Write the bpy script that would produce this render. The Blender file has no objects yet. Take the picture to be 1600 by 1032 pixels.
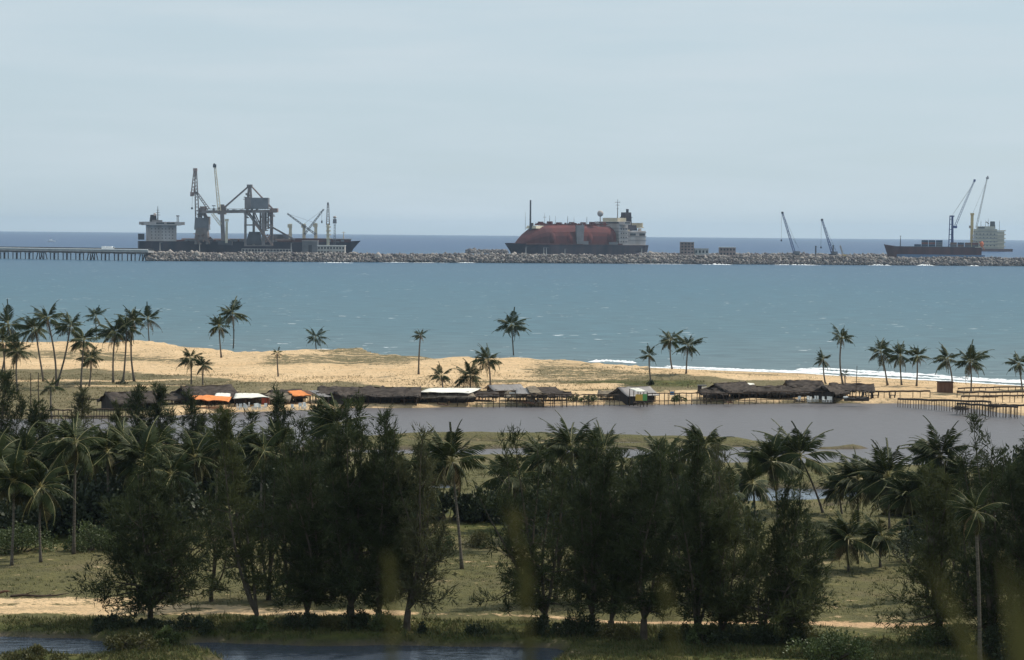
import bpy, math, random
import numpy as np
from mathutils import Vector, Matrix

# ------------------------------------------------------------------ camera, sky, sun, exposure
SC = bpy.context.scene
COL = SC.collection
HC, FPX = 28.0, 3400.0                    # eye height (m); focal length for a frame 1600 wide
PITCH = math.atan(152.0 / FPX)
ROLL = math.atan(0.00875)
_r0 = Vector((1, 0, 0)); _u0 = Vector((0, math.sin(PITCH), math.cos(PITCH)))
FWD = Vector((0, math.cos(PITCH), -math.sin(PITCH)))
RGT = _r0 * math.cos(ROLL) + _u0 * math.sin(ROLL)
UPV = -_r0 * math.sin(ROLL) + _u0 * math.cos(ROLL)

cam_data = bpy.data.cameras.new('camera')
cam = bpy.data.objects.new('camera', cam_data); COL.objects.link(cam)
M4 = Matrix.Identity(4)
for i, a in enumerate((RGT, UPV, -FWD)):
    for j in range(3): M4[j][i] = a[j]
M4[0][3], M4[1][3], M4[2][3] = 0, 0, HC
cam.matrix_world = M4
cam_data.sensor_fit = 'HORIZONTAL'; cam_data.sensor_width = 36.0
cam_data.lens = 36.0 * FPX / 1600.0
cam_data.clip_start = 0.2; cam_data.clip_end = 60000
cam_data.dof.use_dof = True; cam_data.dof.focus_distance = 600.0; cam_data.dof.aperture_fstop = 8.0
SC.camera = cam

SUN_AZ, SUN_EL = 60.0, 48.0               # degrees east of straight ahead; above the horizon
w = bpy.data.worlds.new('World'); SC.world = w; w.use_nodes = True
nt = w.node_tree; nt.nodes.clear()
out = nt.nodes.new('ShaderNodeOutputWorld'); bg = nt.nodes.new('ShaderNodeBackground')
sky = nt.nodes.new('ShaderNodeTexSky'); sky.sky_type = 'NISHITA'; sky.sun_disc = False
sky.sun_elevation = math.radians(SUN_EL); sky.sun_rotation = math.radians(SUN_AZ)
sky.altitude = 0; sky.air_density = 1.0; sky.dust_density = 1.2; sky.ozone_density = 1.5
# a thin veil of high cloud, streaky, over the whole sky
tc = nt.nodes.new('ShaderNodeTexCoord'); mp = nt.nodes.new('ShaderNodeMapping')
mp.inputs['Scale'].default_value = (2.5, 2.5, 22.0)
nz = nt.nodes.new('ShaderNodeTexNoise'); nz.inputs['Scale'].default_value = 2.0
nz.inputs['Detail'].default_value = 5; nz.inputs['Roughness'].default_value = 0.55
rp = nt.nodes.new('ShaderNodeMapRange'); rp.inputs['From Min'].default_value = 0.36; rp.inputs['From Max'].default_value = 0.72
rp.inputs['To Min'].default_value = 0.86; rp.inputs['To Max'].default_value = 1.0
mx = nt.nodes.new('ShaderNodeMix'); mx.data_type = 'RGBA'; mx.inputs['B'].default_value = (5.0, 6.1, 6.6, 1)
vc = nt.nodes.new('ShaderNodeMix'); vc.data_type = 'RGBA'; vc.inputs['A'].default_value = (4.95, 6.05, 6.72, 1); vc.inputs['B'].default_value = (5.45, 6.32, 6.85, 1)
rq = nt.nodes.new('ShaderNodeMapRange'); rq.inputs['From Min'].default_value = 0.42; rq.inputs['From Max'].default_value = 0.72
nt.links.new(nz.outputs['Fac'], rq.inputs['Value']); nt.links.new(rq.outputs[0], vc.inputs['Factor']); nt.links.new(vc.outputs['Result'], mx.inputs['B'])
nt.links.new(tc.outputs['Generated'], mp.inputs['Vector']); nt.links.new(mp.outputs[0], nz.inputs['Vector'])
nt.links.new(nz.outputs['Fac'], rp.inputs['Value']); nt.links.new(rp.outputs[0], mx.inputs['Factor'])
nt.links.new(sky.outputs[0], mx.inputs['A']); nt.links.new(mx.outputs['Result'], bg.inputs['Color'])
bg.inputs['Strength'].default_value = 0.108
nt.links.new(bg.outputs[0], out.inputs['Surface'])

sl = bpy.data.lights.new('sun', 'SUN'); sl.energy = 4.0; sl.angle = math.radians(0.53); sl.color = (1.0, 0.93, 0.82)
so = bpy.data.objects.new('sun', sl); COL.objects.link(so)
_a, _e = math.radians(SUN_AZ), math.radians(SUN_EL)
SUND = Vector((math.sin(_a) * math.cos(_e), math.cos(_a) * math.cos(_e), math.sin(_e)))
so.rotation_euler = SUND.to_track_quat('Z', 'Y').to_euler(); so.location = (0, 0, 300)
SC.view_settings.view_transform = 'Standard'; SC.view_settings.look = 'None'
SC.view_settings.exposure = 0.04; SC.view_settings.gamma = 1.0; SC.view_settings.use_curve_mapping = False
SC.cycles.max_bounces = 6; SC.cycles.transparent_max_bounces = 4; SC.cycles.volume_bounces = 0

# ------------------------------------------------------------------ helpers
def yinf(px): return 357.0 + 0.00875 * px
def ray(px, py): return FWD * FPX + RGT * (px - 800.0) + UPV * (516.0 - py)
def G(px, py, z=0.0):                      # map point of the survey sketch on level z
    r = ray(px, py); t = (z - HC) / r.z
    return Vector((r.x * t, r.y * t, z))
def PD(px, py, Y):                         # point at distance Y
    r = ray(px, py); t = Y / r.y
    return Vector((r.x * t, Y, HC + r.z * t))
def tag(o, label=None, cat=None, group=None, kind=None):
    if label: o['label'] = label
    if cat: o['category'] = cat
    if group: o['group'] = group
    if kind: o['kind'] = kind
    return o
def thing(name, label, cat, loc=(0, 0, 0), rz=0.0, group=None):
    o = bpy.data.objects.new(name, None); COL.objects.link(o)
    o.empty_display_size = 0.1
    o.location = loc; o.rotation_euler = (0, 0, rz)
    return tag(o, label, cat, group)
def link(name, me, parent=None, loc=None, rot=None):
    o = bpy.data.objects.new(name, me); COL.objects.link(o)
    if parent is not None: o.parent = parent
    if loc is not None: o.location = loc
    if rot is not None: o.rotation_euler = rot
    return o
def rawmesh(name, V, F, mats, mi=None, smooth=False):
    """V (n,3), F (m,3) or (m,4) arrays -> mesh data, quickly."""
    V = np.asarray(V, np.float32); F = np.asarray(F, np.int32); k = F.shape[1]
    me = bpy.data.meshes.new(name)
    me.vertices.add(len(V)); me.vertices.foreach_set('co', V.ravel())
    me.loops.add(F.size); me.loops.foreach_set('vertex_index', F.ravel())
    me.polygons.add(len(F)); me.polygons.foreach_set('loop_start', np.arange(0, F.size, k, dtype=np.int32))
    if mi is not None: me.polygons.foreach_set('material_index', np.asarray(mi, np.int32))
    if smooth: me.polygons.foreach_set('use_smooth', np.ones(len(F), bool))
    for m in (mats if isinstance(mats, (list, tuple)) else [mats]): me.materials.append(m)
    me.update(calc_edges=True); me.validate()
    return me

class MB:
    def __init__(s): s.V = []; s.F = []; s.M = []
    def add(s, vs, fs, mi=0):
        b = len(s.V); s.V += [tuple(v) for v in vs]
        for f in fs: s.F.append(tuple(b + i for i in f)); s.M.append(mi)
        return s
    def box(s, c, d, rz=0.0, mi=0, top=(1, 1)):
        hx, hy, hz = d[0] / 2, d[1] / 2, d[2] / 2; cs, sn = math.cos(rz), math.sin(rz); vs = []
        for z in (-1, 1):
            for x, y in ((-1, -1), (1, -1), (1, 1), (-1, 1)):
                fx, fy = (top if z > 0 else (1, 1))
                a, b = x * hx * fx, y * hy * fy
                vs.append((c[0] + a * cs - b * sn, c[1] + a * sn + b * cs, c[2] + z * hz))
        return s.add(vs, [(3, 2, 1, 0), (4, 5, 6, 7), (0, 1, 5, 4), (1, 2, 6, 5), (2, 3, 7, 6), (3, 0, 4, 7)], mi)
    def beam(s, p, q, w, h=None, mi=0):
        p, q = Vector(p), Vector(q); h = h or w; d = (q - p)
        if d.length < 1e-6: return s
        d.normalize(); up = Vector((0, 0, 1)) if abs(d.z) < 0.95 else Vector((0, 1, 0))
        a = d.cross(up).normalized() * (w / 2); b = a.cross(d).normalized() * (h / 2)
        vs = [p - a - b, p + a - b, p + a + b, p - a + b, q - a - b, q + a - b, q + a + b, q - a + b]
        return s.add(vs, [(3, 2, 1, 0), (4, 5, 6, 7), (0, 1, 5, 4), (1, 2, 6, 5), (2, 3, 7, 6), (3, 0, 4, 7)], mi)
    def tube(s, pts, rad, n=6, mi=0, cap=True):
        pts = [Vector(p) for p in pts]; m = len(pts); b = len(s.V)
        for i, p in enumerate(pts):
            d = (pts[min(i + 1, m - 1)] - pts[max(i - 1, 0)])
            d = d.normalized() if d.length > 1e-9 else Vector((0, 0, 1))
            up = Vector((0, 1, 0)) if abs(d.y) < 0.9 else Vector((1, 0, 0))
            a = d.cross(up).normalized(); c = d.cross(a)
            r = rad[i] if isinstance(rad, (list, tuple)) else rad
            for k in range(n):
                t = 2 * math.pi * k / n
                s.V.append(tuple(p + (a * math.cos(t) + c * math.sin(t)) * r))
        for i in range(m - 1):
            for k in range(n):
                k2 = (k + 1) % n
                s.F.append((b + i * n + k, b + i * n + k2, b + (i + 1) * n + k2, b + (i + 1) * n + k)); s.M.append(mi)
        if cap:
            s.F.append(tuple(b + k for k in range(n))[::-1]); s.M.append(mi)
            s.F.append(tuple(b + (m - 1) * n + k for k in range(n))); s.M.append(mi)
        return s
    def ball(s, c, r, nu=12, nv=8, mi=0, zmin=-1.0):
        r = (r, r, r) if not isinstance(r, (tuple, list)) else r; b = len(s.V)
        lo = math.asin(max(-1, zmin))
        for i in range(nv + 1):
            ph = lo + (math.pi / 2 - lo) * i / nv
            for k in range(nu):
                th = 2 * math.pi * k / nu
                s.V.append((c[0] + r[0] * math.cos(ph) * math.cos(th), c[1] + r[1] * math.cos(ph) * math.sin(th), c[2] + r[2] * math.sin(ph)))
        for i in range(nv):
            for k in range(nu):
                k2 = (k + 1) % nu
                s.F.append((b + i * nu + k, b + i * nu + k2, b + (i + 1) * nu + k2, b + (i + 1) * nu + k)); s.M.append(mi)
        return s
    def lattice(s, p, q, w0, w1, n, c=0.5, mi=0, dd=None):
        """Four chords and zigzag lacing between p and q."""
        p, q = Vector(p), Vector(q); d = (q - p).normalized()
        side = Vector((0, 1, 0)) if abs(d.y) < 0.8 else Vector((1, 0, 0))
        a = d.cross(side).normalized(); b = d.cross(a).normalized(); dd = dd or c * 0.6
        def cor(t):
            ww = (w0 + (w1 - w0) * t) / 2; o = p.lerp(q, t)
            return [o + a * ww + b * ww, o - a * ww + b * ww, o - a * ww - b * ww, o + a * ww - b * ww]
        A, B = cor(0), cor(1)
        for i in range(4): s.beam(A[i], B[i], c, c, mi)
        for i in range(n):
            u, v = cor(i / n), cor((i + 1) / n)
            for k in range(4):
                k2 = (k + 1) % 4
                s.beam(u[k] if i % 2 else u[k2], v[k2] if i % 2 else v[k], dd, dd, mi)
        return s
    def sheet(s, pts, th, mi=0):
        """A plate of thickness th below the ordered outline pts."""
        n = len(pts); top = [Vector(p) for p in pts]; bot = [p - Vector((0, 0, th)) for p in top]
        s.add(top + bot, [tuple(range(n)), tuple(range(2 * n - 1, n - 1, -1))] + [(i, i + n, (i + 1) % n + n, (i + 1) % n) for i in range(n)], mi)
        return s
    def mesh(s, name, mats, smooth=False):
        me = bpy.data.meshes.new(name); me.from_pydata(s.V, [], s.F)
        for m in (mats if isinstance(mats, (list, tuple)) else [mats]): me.materials.append(m)
        me.polygons.foreach_set('material_index', s.M)
        if smooth: me.polygons.foreach_set('use_smooth', [True] * len(s.F))
        me.update(); return me
    def build(s, name, mats, parent=None, smooth=False, loc=None, rot=None):
        return link(name, s.mesh(name, mats, smooth), parent, loc, rot)

def mat(name, col, rough=0.8, var=0.25, scale=0.6, spec=0.2, col2=None, transl=0.0, stretch=(1, 1, 1), bump=0.0, metal=0.0):
    m = bpy.data.materials.new(name); m.use_nodes = True; t = m.node_tree; p = t.nodes['Principled BSDF']
    p.inputs['Roughness'].default_value = rough; p.inputs['Specular IOR Level'].default_value = spec; p.inputs['Metallic'].default_value = metal
    c2 = col2 or tuple(max(0, c * (1 - var)) for c in col); c1 = col if col2 else tuple(min(1, c * (1 + var)) for c in col)
    tc = t.nodes.new('ShaderNodeTexCoord'); mp = t.nodes.new('ShaderNodeMapping'); mp.inputs['Scale'].default_value = stretch
    nz = t.nodes.new('ShaderNodeTexNoise'); nz.inputs['Scale'].default_value = scale; nz.inputs['Detail'].default_value = 4
    rr = t.nodes.new('ShaderNodeMapRange'); rr.inputs['From Min'].default_value = 0.3; rr.inputs['From Max'].default_value = 0.7
    mx = t.nodes.new('ShaderNodeMix'); mx.data_type = 'RGBA'
    mx.inputs['A'].default_value = (*c2, 1); mx.inputs['B'].default_value = (*c1, 1)
    t.links.new(tc.outputs['Object'], mp.inputs['Vector']); t.links.new(mp.outputs[0], nz.inputs['Vector'])
    t.links.new(nz.outputs['Fac'], rr.inputs['Value']); t.links.new(rr.outputs[0], mx.inputs['Factor'])
    t.links.new(mx.outputs['Result'], p.inputs['Base Color'])
    if bump:
        bp = t.nodes.new('ShaderNodeBump'); bp.inputs['Strength'].default_value = bump; bp.inputs['Distance'].default_value = 0.2
        t.links.new(nz.outputs['Fac'], bp.inputs['Height']); t.links.new(bp.outputs[0], p.inputs['Normal'])
    if transl:
        tr = t.nodes.new('ShaderNodeBsdfTranslucent'); ms = t.nodes.new('ShaderNodeMixShader'); ms.inputs[0].default_value = transl
        t.links.new(mx.outputs['Result'], tr.inputs['Color'])
        t.links.new(p.outputs[0], ms.inputs[1]); t.links.new(tr.outputs[0], ms.inputs[2])
        t.links.new(ms.outputs[0], t.nodes['Material Output'].inputs['Surface'])
    return m

rng = np.random.default_rng(7)
def vnoise(x, y, scale, seed=0):
    """Smooth value noise on arrays, about -1..1."""
    x = np.asarray(x, float) / scale; y = np.asarray(y, float) / scale
    xi = np.floor(x).astype(np.int64); yi = np.floor(y).astype(np.int64); fx = x - xi; fy = y - yi
    fx = fx * fx * (3 - 2 * fx); fy = fy * fy * (3 - 2 * fy)
    def h(a, b):
        n = (a * 374761393 + b * 668265263 + seed * 1442695041) & 0x7fffffff
        n = ((n ^ (n >> 13)) * 1274126177) & 0x7fffffff
        return ((n ^ (n >> 16)) & 0xffff) / 32767.5 - 1.0
    return (h(xi, yi) * (1 - fx) + h(xi + 1, yi) * fx) * (1 - fy) + (h(xi, yi + 1) * (1 - fx) + h(xi + 1, yi + 1) * fx) * fy
def fnoise(x, y, s, seed=0): return vnoise(x, y, s, seed) * 0.55 + vnoise(x, y, s * 0.47, seed + 5) * 0.3 + vnoise(x, y, s * 0.21, seed + 9) * 0.15
def smooth(a, b, x):
    t = np.clip((np.asarray(x, float) - a) / (b - a), 0, 1); return t * t * (3 - 2 * t)
def sdist(X, Y, poly):
    """Signed distance to a polygon, negative inside."""
    P = np.array([(p[0], p[1]) for p in poly]); d = np.full(X.shape, 1e9); ins = np.zeros(X.shape, bool)
    for i in range(len(P)):
        a, b = P[i], P[(i + 1) % len(P)]; e = b - a
        t = np.clip(((X - a[0]) * e[0] + (Y - a[1]) * e[1]) / (e @ e + 1e-12), 0, 1)
        d = np.minimum(d, (X - a[0] - t * e[0]) ** 2 + (Y - a[1] - t * e[1]) ** 2)
        c = ((a[1] > Y) != (b[1] > Y))
        with np.errstate(divide='ignore', invalid='ignore'):
            xx = (b[0] - a[0]) * (Y - a[1]) / (b[1] - a[1] + 1e-30) + a[0]
        ins ^= c & (X < xx)
    d = np.sqrt(d); return np.where(ins, -d, d)
def gpoly(pts): return [G(*p) for p in pts]
# ------------------------------------------------------------------ land and water
LAGOON = gpoly([(-700, 664), (-200, 657), (60, 655), (210, 654), (300, 648), (420, 643.5), (560, 638), (650, 637), (745, 636), (960, 633), (1100, 631.5), (1250, 631), (1340, 630), (1385, 630.5),
                (1440, 632), (1500, 638), (1560, 645), (1620, 652), (1700, 656), (2300, 664), (2300, 742), (1700, 737), (1400, 731), (1290, 728), (1150, 727), (900, 718), (600, 713), (400, 706), (200, 694), (0, 688), (-700, 680)])
SPIT = gpoly([(480, 690), (560, 684.5), (625, 682), (680, 681.5), (740, 680), (880, 681.5), (1000, 684), (1100, 687), (1170, 690), (1215, 697), (1180, 700), (1080, 701.5), (900, 701), (740, 702), (600, 703), (480, 706)])
RILL = gpoly([(655, 690), (740, 689.4), (880, 691), (1010, 693), (1010, 696.4), (880, 695.6), (740, 693.6), (655, 692.4)])
SPITB = gpoly([(1285, 700.6), (1330, 700), (1365, 701.2), (1330, 703), (1290, 702.6)])
POOLS = [gpoly([(1062, 774), (1110, 767), (1180, 764), (1260, 764), (1330, 763), (1345, 772), (1342, 784), (1260, 789), (1150, 787), (1080, 786)]),
         gpoly([(1285, 793), (1350, 791), (1350, 796), (1290, 799)]),
         gpoly([(1395, 766), (1500, 768), (1510, 778), (1400, 781)]),
         gpoly([(620, 758), (690, 757), (690, 766), (620, 767)])]
PONDS = [gpoly([(-500, 998), (0, 997.5), (60, 997), (165, 998), (190, 1004), (160, 1022), (130, 1030), (90, 1030), (50, 1026), (20, 1028), (-20, 1034), (-500, 1040)]),
         gpoly([(232, 1012), (300, 1006), (400, 1004.5), (520, 1008), (640, 1010), (740, 1012), (840, 1014), (880, 1019), (860, 1032), (840, 1060), (250, 1070), (330, 1034)])]
# crest of the sand ridge: px, py, height; and the sea's edge
CREST = [(-900, 530, 3.4), (-100, 532, 3.2), (60, 534, 3.0), (240, 535, 2.8), (330, 545, 2.4), (430, 551, 2.4), (500, 549, 2.6), (565, 545, 2.7), (592, 554, 2.2), (690, 560, 1.9), (780, 562, 1.9), (860, 561, 1.9),
         (950, 569, 1.5), (1050, 579, 1.2), (1180, 588, 1.0), (1300, 594, .9), (1450, 601, .9), (1620, 610, .9), (2300, 640, .9)]
SEAEDGE = [(-900, 548), (-100, 552), (250, 555), (430, 566), (565, 566), (690, 572), (860, 574), (930, 573), (1000, 574.5), (1050, 576), (1150, 580), (1250, 584), (1350, 589), (1450, 595), (1550, 600), (1620, 604), (2300, 636)]
_c = [(G(a, b, h), h) for a, b, h in CREST]
CX = np.array([p.x for p, h in _c]); CY = np.array([p.y for p, h in _c]); CH = np.array([h for p, h in _c])
_s = [G(a, b) for a, b in SEAEDGE]; SX = np.array([p.x for p in _s]); SY = np.array([p.y for p in _s])

def land_height(X, Y):
    X = np.asarray(X, float); Y = np.asarray(Y, float)
    n = fnoise(X, Y, 9, 1) * 0.22 + vnoise(X, Y, 2.2, 3) * 0.05
    z = 0.55 + n
    wx = X + vnoise(X, Y, 5, 21) * 1.2; wy = Y + vnoise(X, Y, 5, 22) * 1.0
    # ridge towards the sea
    cy = np.interp(X, CX, CY); ch = np.interp(X, CX, CH); sy = np.maximum(np.interp(X, SX, SY), cy + 3)
    up = smooth(0, 1, np.clip((Y - (cy - 62)) / 62, 0, 1)) ** 1.5
    dz = smooth(330, 360, Y); z = z + (ch - 0.5) * up + up * fnoise(X, Y, 7, 31) * 0.45 + dz * (np.abs(vnoise(X, Y, 3.1, 35)) * .22 + vnoise(X, Y, 12, 36) * .25 * up)
    dn = np.clip((Y - cy) / (sy - cy), 0, 3); z = np.where(Y > cy, ch * (1 - dn) + n * np.clip(1 - dn, 0, 1) * 0.6, z)
    z = np.maximum(z, -2.0)
    def carve(z, d, soft, lo=-0.6): return lo + (z - lo) * smooth(-soft, soft, d)
    dl = sdist(wx, wy, LAGOON); sp = np.minimum(np.maximum(sdist(X + vnoise(X, Y, 4, 41) * 1.5, Y + vnoise(X, Y, 6, 42) * 1.5, SPIT), -sdist(wx, wy, RILL)), sdist(wx, wy, SPITB))
    dl = np.maximum(dl, -sp)
    near = (Y < 395)
    z = np.where(near, carve(z, dl, 1.6), z)
    for q in POOLS: z = carve(z, sdist(wx, wy, q), 1.0)
    for q in PONDS: z = carve(z, sdist(X + vnoise(X, Y, 3, 51) * 1.3, Y + vnoise(X, Y, 3.5, 52) * 0.9 + vnoise(X, Y, 1.2, 53) * .25, q), 0.7)
    # rise of the hill the viewer stands on
    z = z + smooth(122, 60, Y) * 6
    return z
def gz(x, y): return float(land_height(np.array([x]), np.array([y]))[0])
def ground(px, py):                         # where a thing standing at that map point meets the soil
    p = G(px, py, 0.5)
    for _ in range(4): p = G(px, py, gz(p.x, p.y))
    return p

# cover: sand / lush green / wet mud, as map areas
SANDS = [(gpoly([(-900, 538), (-100, 536), (120, 536), (250, 528), (600, 545), (860, 552), (1100, 570), (2300, 630), (2300, 652), (1620, 616), (1450, 622), (1330, 612), (1150, 601), (1040, 596), (950, 602), (880, 600), (800, 600), (720, 603), (600, 602), (500, 603), (430, 602), (380, 600), (250, 590), (120, 582), (-100, 580), (-900, 582)]), 3.0, 1.0),
         (gpoly([(-900, 594), (100, 598), (190, 601), (300, 597.5), (300, 599), (190, 604), (100, 602), (-900, 598)]), 1.2, .8),
         (gpoly([(120, 609), (200, 608), (290, 607), (290, 609), (120, 612)]), 1.0, .8),
         (gpoly([(560, 604), (640, 600), (700, 603), (760, 604), (870, 603), (960, 607), (960, 613), (800, 617), (600, 610)]), 2.0, .9),
         (gpoly([(260, 633), (430, 628), (640, 622), (760, 618), (960, 616), (1150, 616), (1340, 612), (1460, 612), (1620, 622), (1900, 640), (1900, 662), (1620, 656), (1480, 644), (1340, 630), (1100, 632), (745, 636), (400, 645), (260, 652)]), 2.0, .85),
         (gpoly([(-400, 946), (0, 947), (100, 944), (170, 946), (280, 955), (420, 963), (600, 969), (800, 973), (800, 979), (600, 977), (400, 974), (250, 972), (140, 975), (60, 969), (-400, 970)]), 0.9, .66),
         (gpoly([(780, 974), (1000, 981), (1200, 985), (1300, 984.5), (1420, 983), (1480, 985), (1480, 989), (1400, 990), (1290, 990), (1000, 986), (780, 980)]), 0.6, .72)]
RED = [gpoly([(560, 974), (700, 977), (900, 980), (1200, 984), (1500, 983), (1500, 992), (1200, 989), (900, 985), (560, 979)]), gpoly([(620, 624), (760, 622), (760, 634), (620, 634)]),
       gpoly([(300, 611), (420, 610), (420, 613), (300, 614)])]
SEMI = [gpoly([(820, 578), (900, 576), (960, 588), (1060, 597), (1000, 604), (880, 603), (820, 596)]), gpoly([(440, 555), (640, 560), (760, 568), (640, 580), (430, 566)]), gpoly([(-900, 545), (0, 545), (250, 545), (330, 556), (420, 560), (330, 561), (230, 551), (-900, 551)]), gpoly([(-900, 562), (0, 562), (200, 565), (330, 578), (330, 582), (200, 572), (0, 569), (-900, 569)]), gpoly([(400, 575), (520, 572), (640, 578), (640, 583), (520, 580), (400, 583)]), gpoly([(1100, 584), (1240, 590), (1240, 594), (1100, 590)]), gpoly([(1340, 598), (1460, 602), (1460, 607), (1340, 604)])]
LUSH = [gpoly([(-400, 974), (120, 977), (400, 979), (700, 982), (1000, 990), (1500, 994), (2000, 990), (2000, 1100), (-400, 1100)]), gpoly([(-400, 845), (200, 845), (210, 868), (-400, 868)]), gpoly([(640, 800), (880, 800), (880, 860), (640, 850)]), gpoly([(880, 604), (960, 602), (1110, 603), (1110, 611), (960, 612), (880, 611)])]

def axis_rows():
    r = [-12.0, 0, 8, 16, 26, 38, 52, 66, 80, 92, 104, 112, 118, 122]; y = 122.0
    while y < 600: y += max(0.30, y * y / 95200 * 1.35); r.append(y)
    return np.array(r)
rows = axis_rows(); cols = np.arange(-215, 215.1, 1.0)
GX, GY = np.meshgrid(cols, rows)
gx = GX.ravel() + np.where(GY.ravel() > 121, rng.uniform(-.3, .3, GX.size), 0); gy = GY.ravel()
gzv = np.empty_like(gx); far = gy > 121
gzv[far] = land_height(gx[far], gy[far])
hy = gy[~far]; gzv[~far] = np.interp(hy, [-12, 0, 3, 118, 122], [26.4, 26.4, 26.2, 1.2, 0.6]) + vnoise(gx[~far], hy, 14, 77) * 0.4 * smooth(2, 30, hy)
nr, nc = GX.shape
idx = np.arange(nr * nc).reshape(nr, nc)
quads = np.stack([idx[:-1, :-1], idx[:-1, 1:], idx[1:, 1:], idx[1:, :-1]], -1).reshape(-1, 4)
nzw = fnoise(gx, gy, 7, 61) * 2.2; nzw2 = fnoise(gx, gy, 9, 62) * 2.2
sand = np.zeros(gx.size); 
for pl, soft, amt in SANDS: sand = np.maximum(sand, amt * smooth(soft, -soft, sdist(gx + nzw * soft * .5, gy + nzw2 * soft * .5, pl)))
red = np.zeros(gx.size)
for pl in RED: red = np.maximum(red, smooth(1.2, -1.2, sdist(gx, gy, pl)))
for pl in SEMI: sand *= 1 - 0.62 * smooth(4, -4, sdist(gx + nzw, gy + nzw2, pl))
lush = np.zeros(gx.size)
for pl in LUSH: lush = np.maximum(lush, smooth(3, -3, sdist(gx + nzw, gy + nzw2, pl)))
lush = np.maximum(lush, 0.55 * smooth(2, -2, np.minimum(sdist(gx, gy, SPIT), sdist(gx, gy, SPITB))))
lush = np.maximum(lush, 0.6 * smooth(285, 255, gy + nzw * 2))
wet = smooth(0.42, 0.12, gzv) * (gy > 122)

def land_material():
    m = bpy.data.materials.new('land'); m.use_nodes = True; t = m.node_tree; p = t.nodes['Principled BSDF']
    p.inputs['Roughness'].default_value = 0.95; p.inputs['Specular IOR Level'].default_value = 0.1
    at = t.nodes.new('ShaderNodeAttribute'); at.attribute_name = 'cover'; sep = t.nodes.new('ShaderNodeSeparateColor')
    t.links.new(at.outputs['Color'], sep.inputs[0])
    tc = t.nodes.new('ShaderNodeTexCoord')
    def noise(s, d=5, r=.6):
        n = t.nodes.new('ShaderNodeTexNoise'); n.inputs['Scale'].default_value = s; n.inputs['Detail'].default_value = d; n.inputs['Roughness'].default_value = r
        t.links.new(tc.outputs['Object'], n.inputs['Vector']); return n.outputs['Fac']
    def math_(op, a, b, c=None):
        n = t.nodes.new('ShaderNodeMath'); n.operation = op
        for i, v in enumerate((a, b, c)):
            if v is None: continue
            if isinstance(v, (int, float)): n.inputs[i].default_value = v
            else: t.links.new(v, n.inputs[i])
        return n.outputs[0]
    def rng_(v, a, b, c=0., d=1.):
        n = t.nodes.new('ShaderNodeMapRange'); n.inputs['From Min'].default_value = a; n.inputs['From Max'].default_value = b
        n.inputs['To Min'].default_value = c; n.inputs['To Max'].default_value = d; t.links.new(v, n.inputs['Value']); return n.outputs[0]
    def mix(f, a, b):
        n = t.nodes.new('ShaderNodeMix'); n.data_type = 'RGBA'
        if isinstance(f, float): n.inputs['Factor'].default_value = f
        else: t.links.new(f, n.inputs['Factor'])
        for k, v in (('A', a), ('B', b)):
            if isinstance(v, tuple): n.inputs[k].default_value = (*v, 1)
            else: t.links.new(v, n.inputs[k])
        return n.outputs['Result']
    n1, n2, n3, n4 = noise(.11), noise(.55), noise(2.3), noise(.035, 3)
    grass = mix(rng_(n1, .35, .65), (.14, .12, .064), (.215, .17, .10))
    grass = mix(rng_(n2, .42, .7), grass, (.115, .105, .052))
    grass = mix(rng_(n3, .5, .75, 0, .5), grass, (.28, .23, .145))
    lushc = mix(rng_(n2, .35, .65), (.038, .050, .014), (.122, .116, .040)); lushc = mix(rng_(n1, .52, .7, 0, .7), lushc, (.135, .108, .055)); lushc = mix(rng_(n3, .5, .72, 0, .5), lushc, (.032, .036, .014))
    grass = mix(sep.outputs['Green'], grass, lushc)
    sandc = mix(rng_(n1, .3, .7), (.61, .415, .23), (.71, .51, .305))
    sandc = mix(rng_(n3, .48, .72, 0, .75), sandc, (.34, .25, .15)); sandc = mix(rng_(n2, .54, .68, 0, .6), sandc, (.40, .30, .185))
    mpx = t.nodes.new('ShaderNodeMapping'); mpx.inputs['Scale'].default_value = (.06, .42, .4); t.links.new(tc.outputs['Object'], mpx.inputs['Vector'])
    nst = t.nodes.new('ShaderNodeTexNoise'); nst.inputs['Scale'].default_value = 1.0; nst.inputs['Detail'].default_value = 6; nst.inputs['Roughness'].default_value = .65; t.links.new(mpx.outputs[0], nst.inputs['Vector'])
    sandc = mix(rng_(nst.outputs['Fac'], .52, .66, 0, .55), sandc, (.36, .265, .155))
    redc = at.outputs['Alpha']
    sandc = mix(redc, sandc, (.50, .32, .185))
    # ragged sand edge, with runners of dry grass on the sand
    e = math_('ADD', sep.outputs['Red'], rng_(n2, .25, .75, -.45, .45)); e = math_('ADD', e, rng_(n3, .25, .75, -.3, .3)); e = math_('ADD', e, rng_(nst.outputs['Fac'], .3, .7, -.38, .38)); e = math_('ADD', e, rng_(n4, .3, .7, -.12, .12))
    col = mix(rng_(e, .38, .62), grass, sandc)
    mud = mix(rng_(n2, .3, .7), (.085, .07, .05), (.13, .105, .075))
    col = mix(math_('MULTIPLY', sep.outputs['Blue'], math_('SUBTRACT', 1.0, math_('MULTIPLY', sep.outputs['Red'], .75))), col, mud)
    t.links.new(col, p.inputs['Base Color'])
    b0 = t.nodes.new('ShaderNodeBump'); b0.inputs['Strength'].default_value = .8; b0.inputs['Distance'].default_value = .7; t.links.new(n2, b0.inputs['Height'])
    bp = t.nodes.new('ShaderNodeBump'); bp.inputs['Strength'].default_value = .7; bp.inputs['Distance'].default_value = .25
    t.links.new(n3, bp.inputs['Height']); t.links.new(b0.outputs[0], bp.inputs['Normal']); t.links.new(bp.outputs[0], p.inputs['Normal'])
    return m
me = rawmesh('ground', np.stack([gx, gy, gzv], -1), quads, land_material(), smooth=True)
ca = me.attributes.new('cover', 'FLOAT_COLOR', 'POINT')
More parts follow.
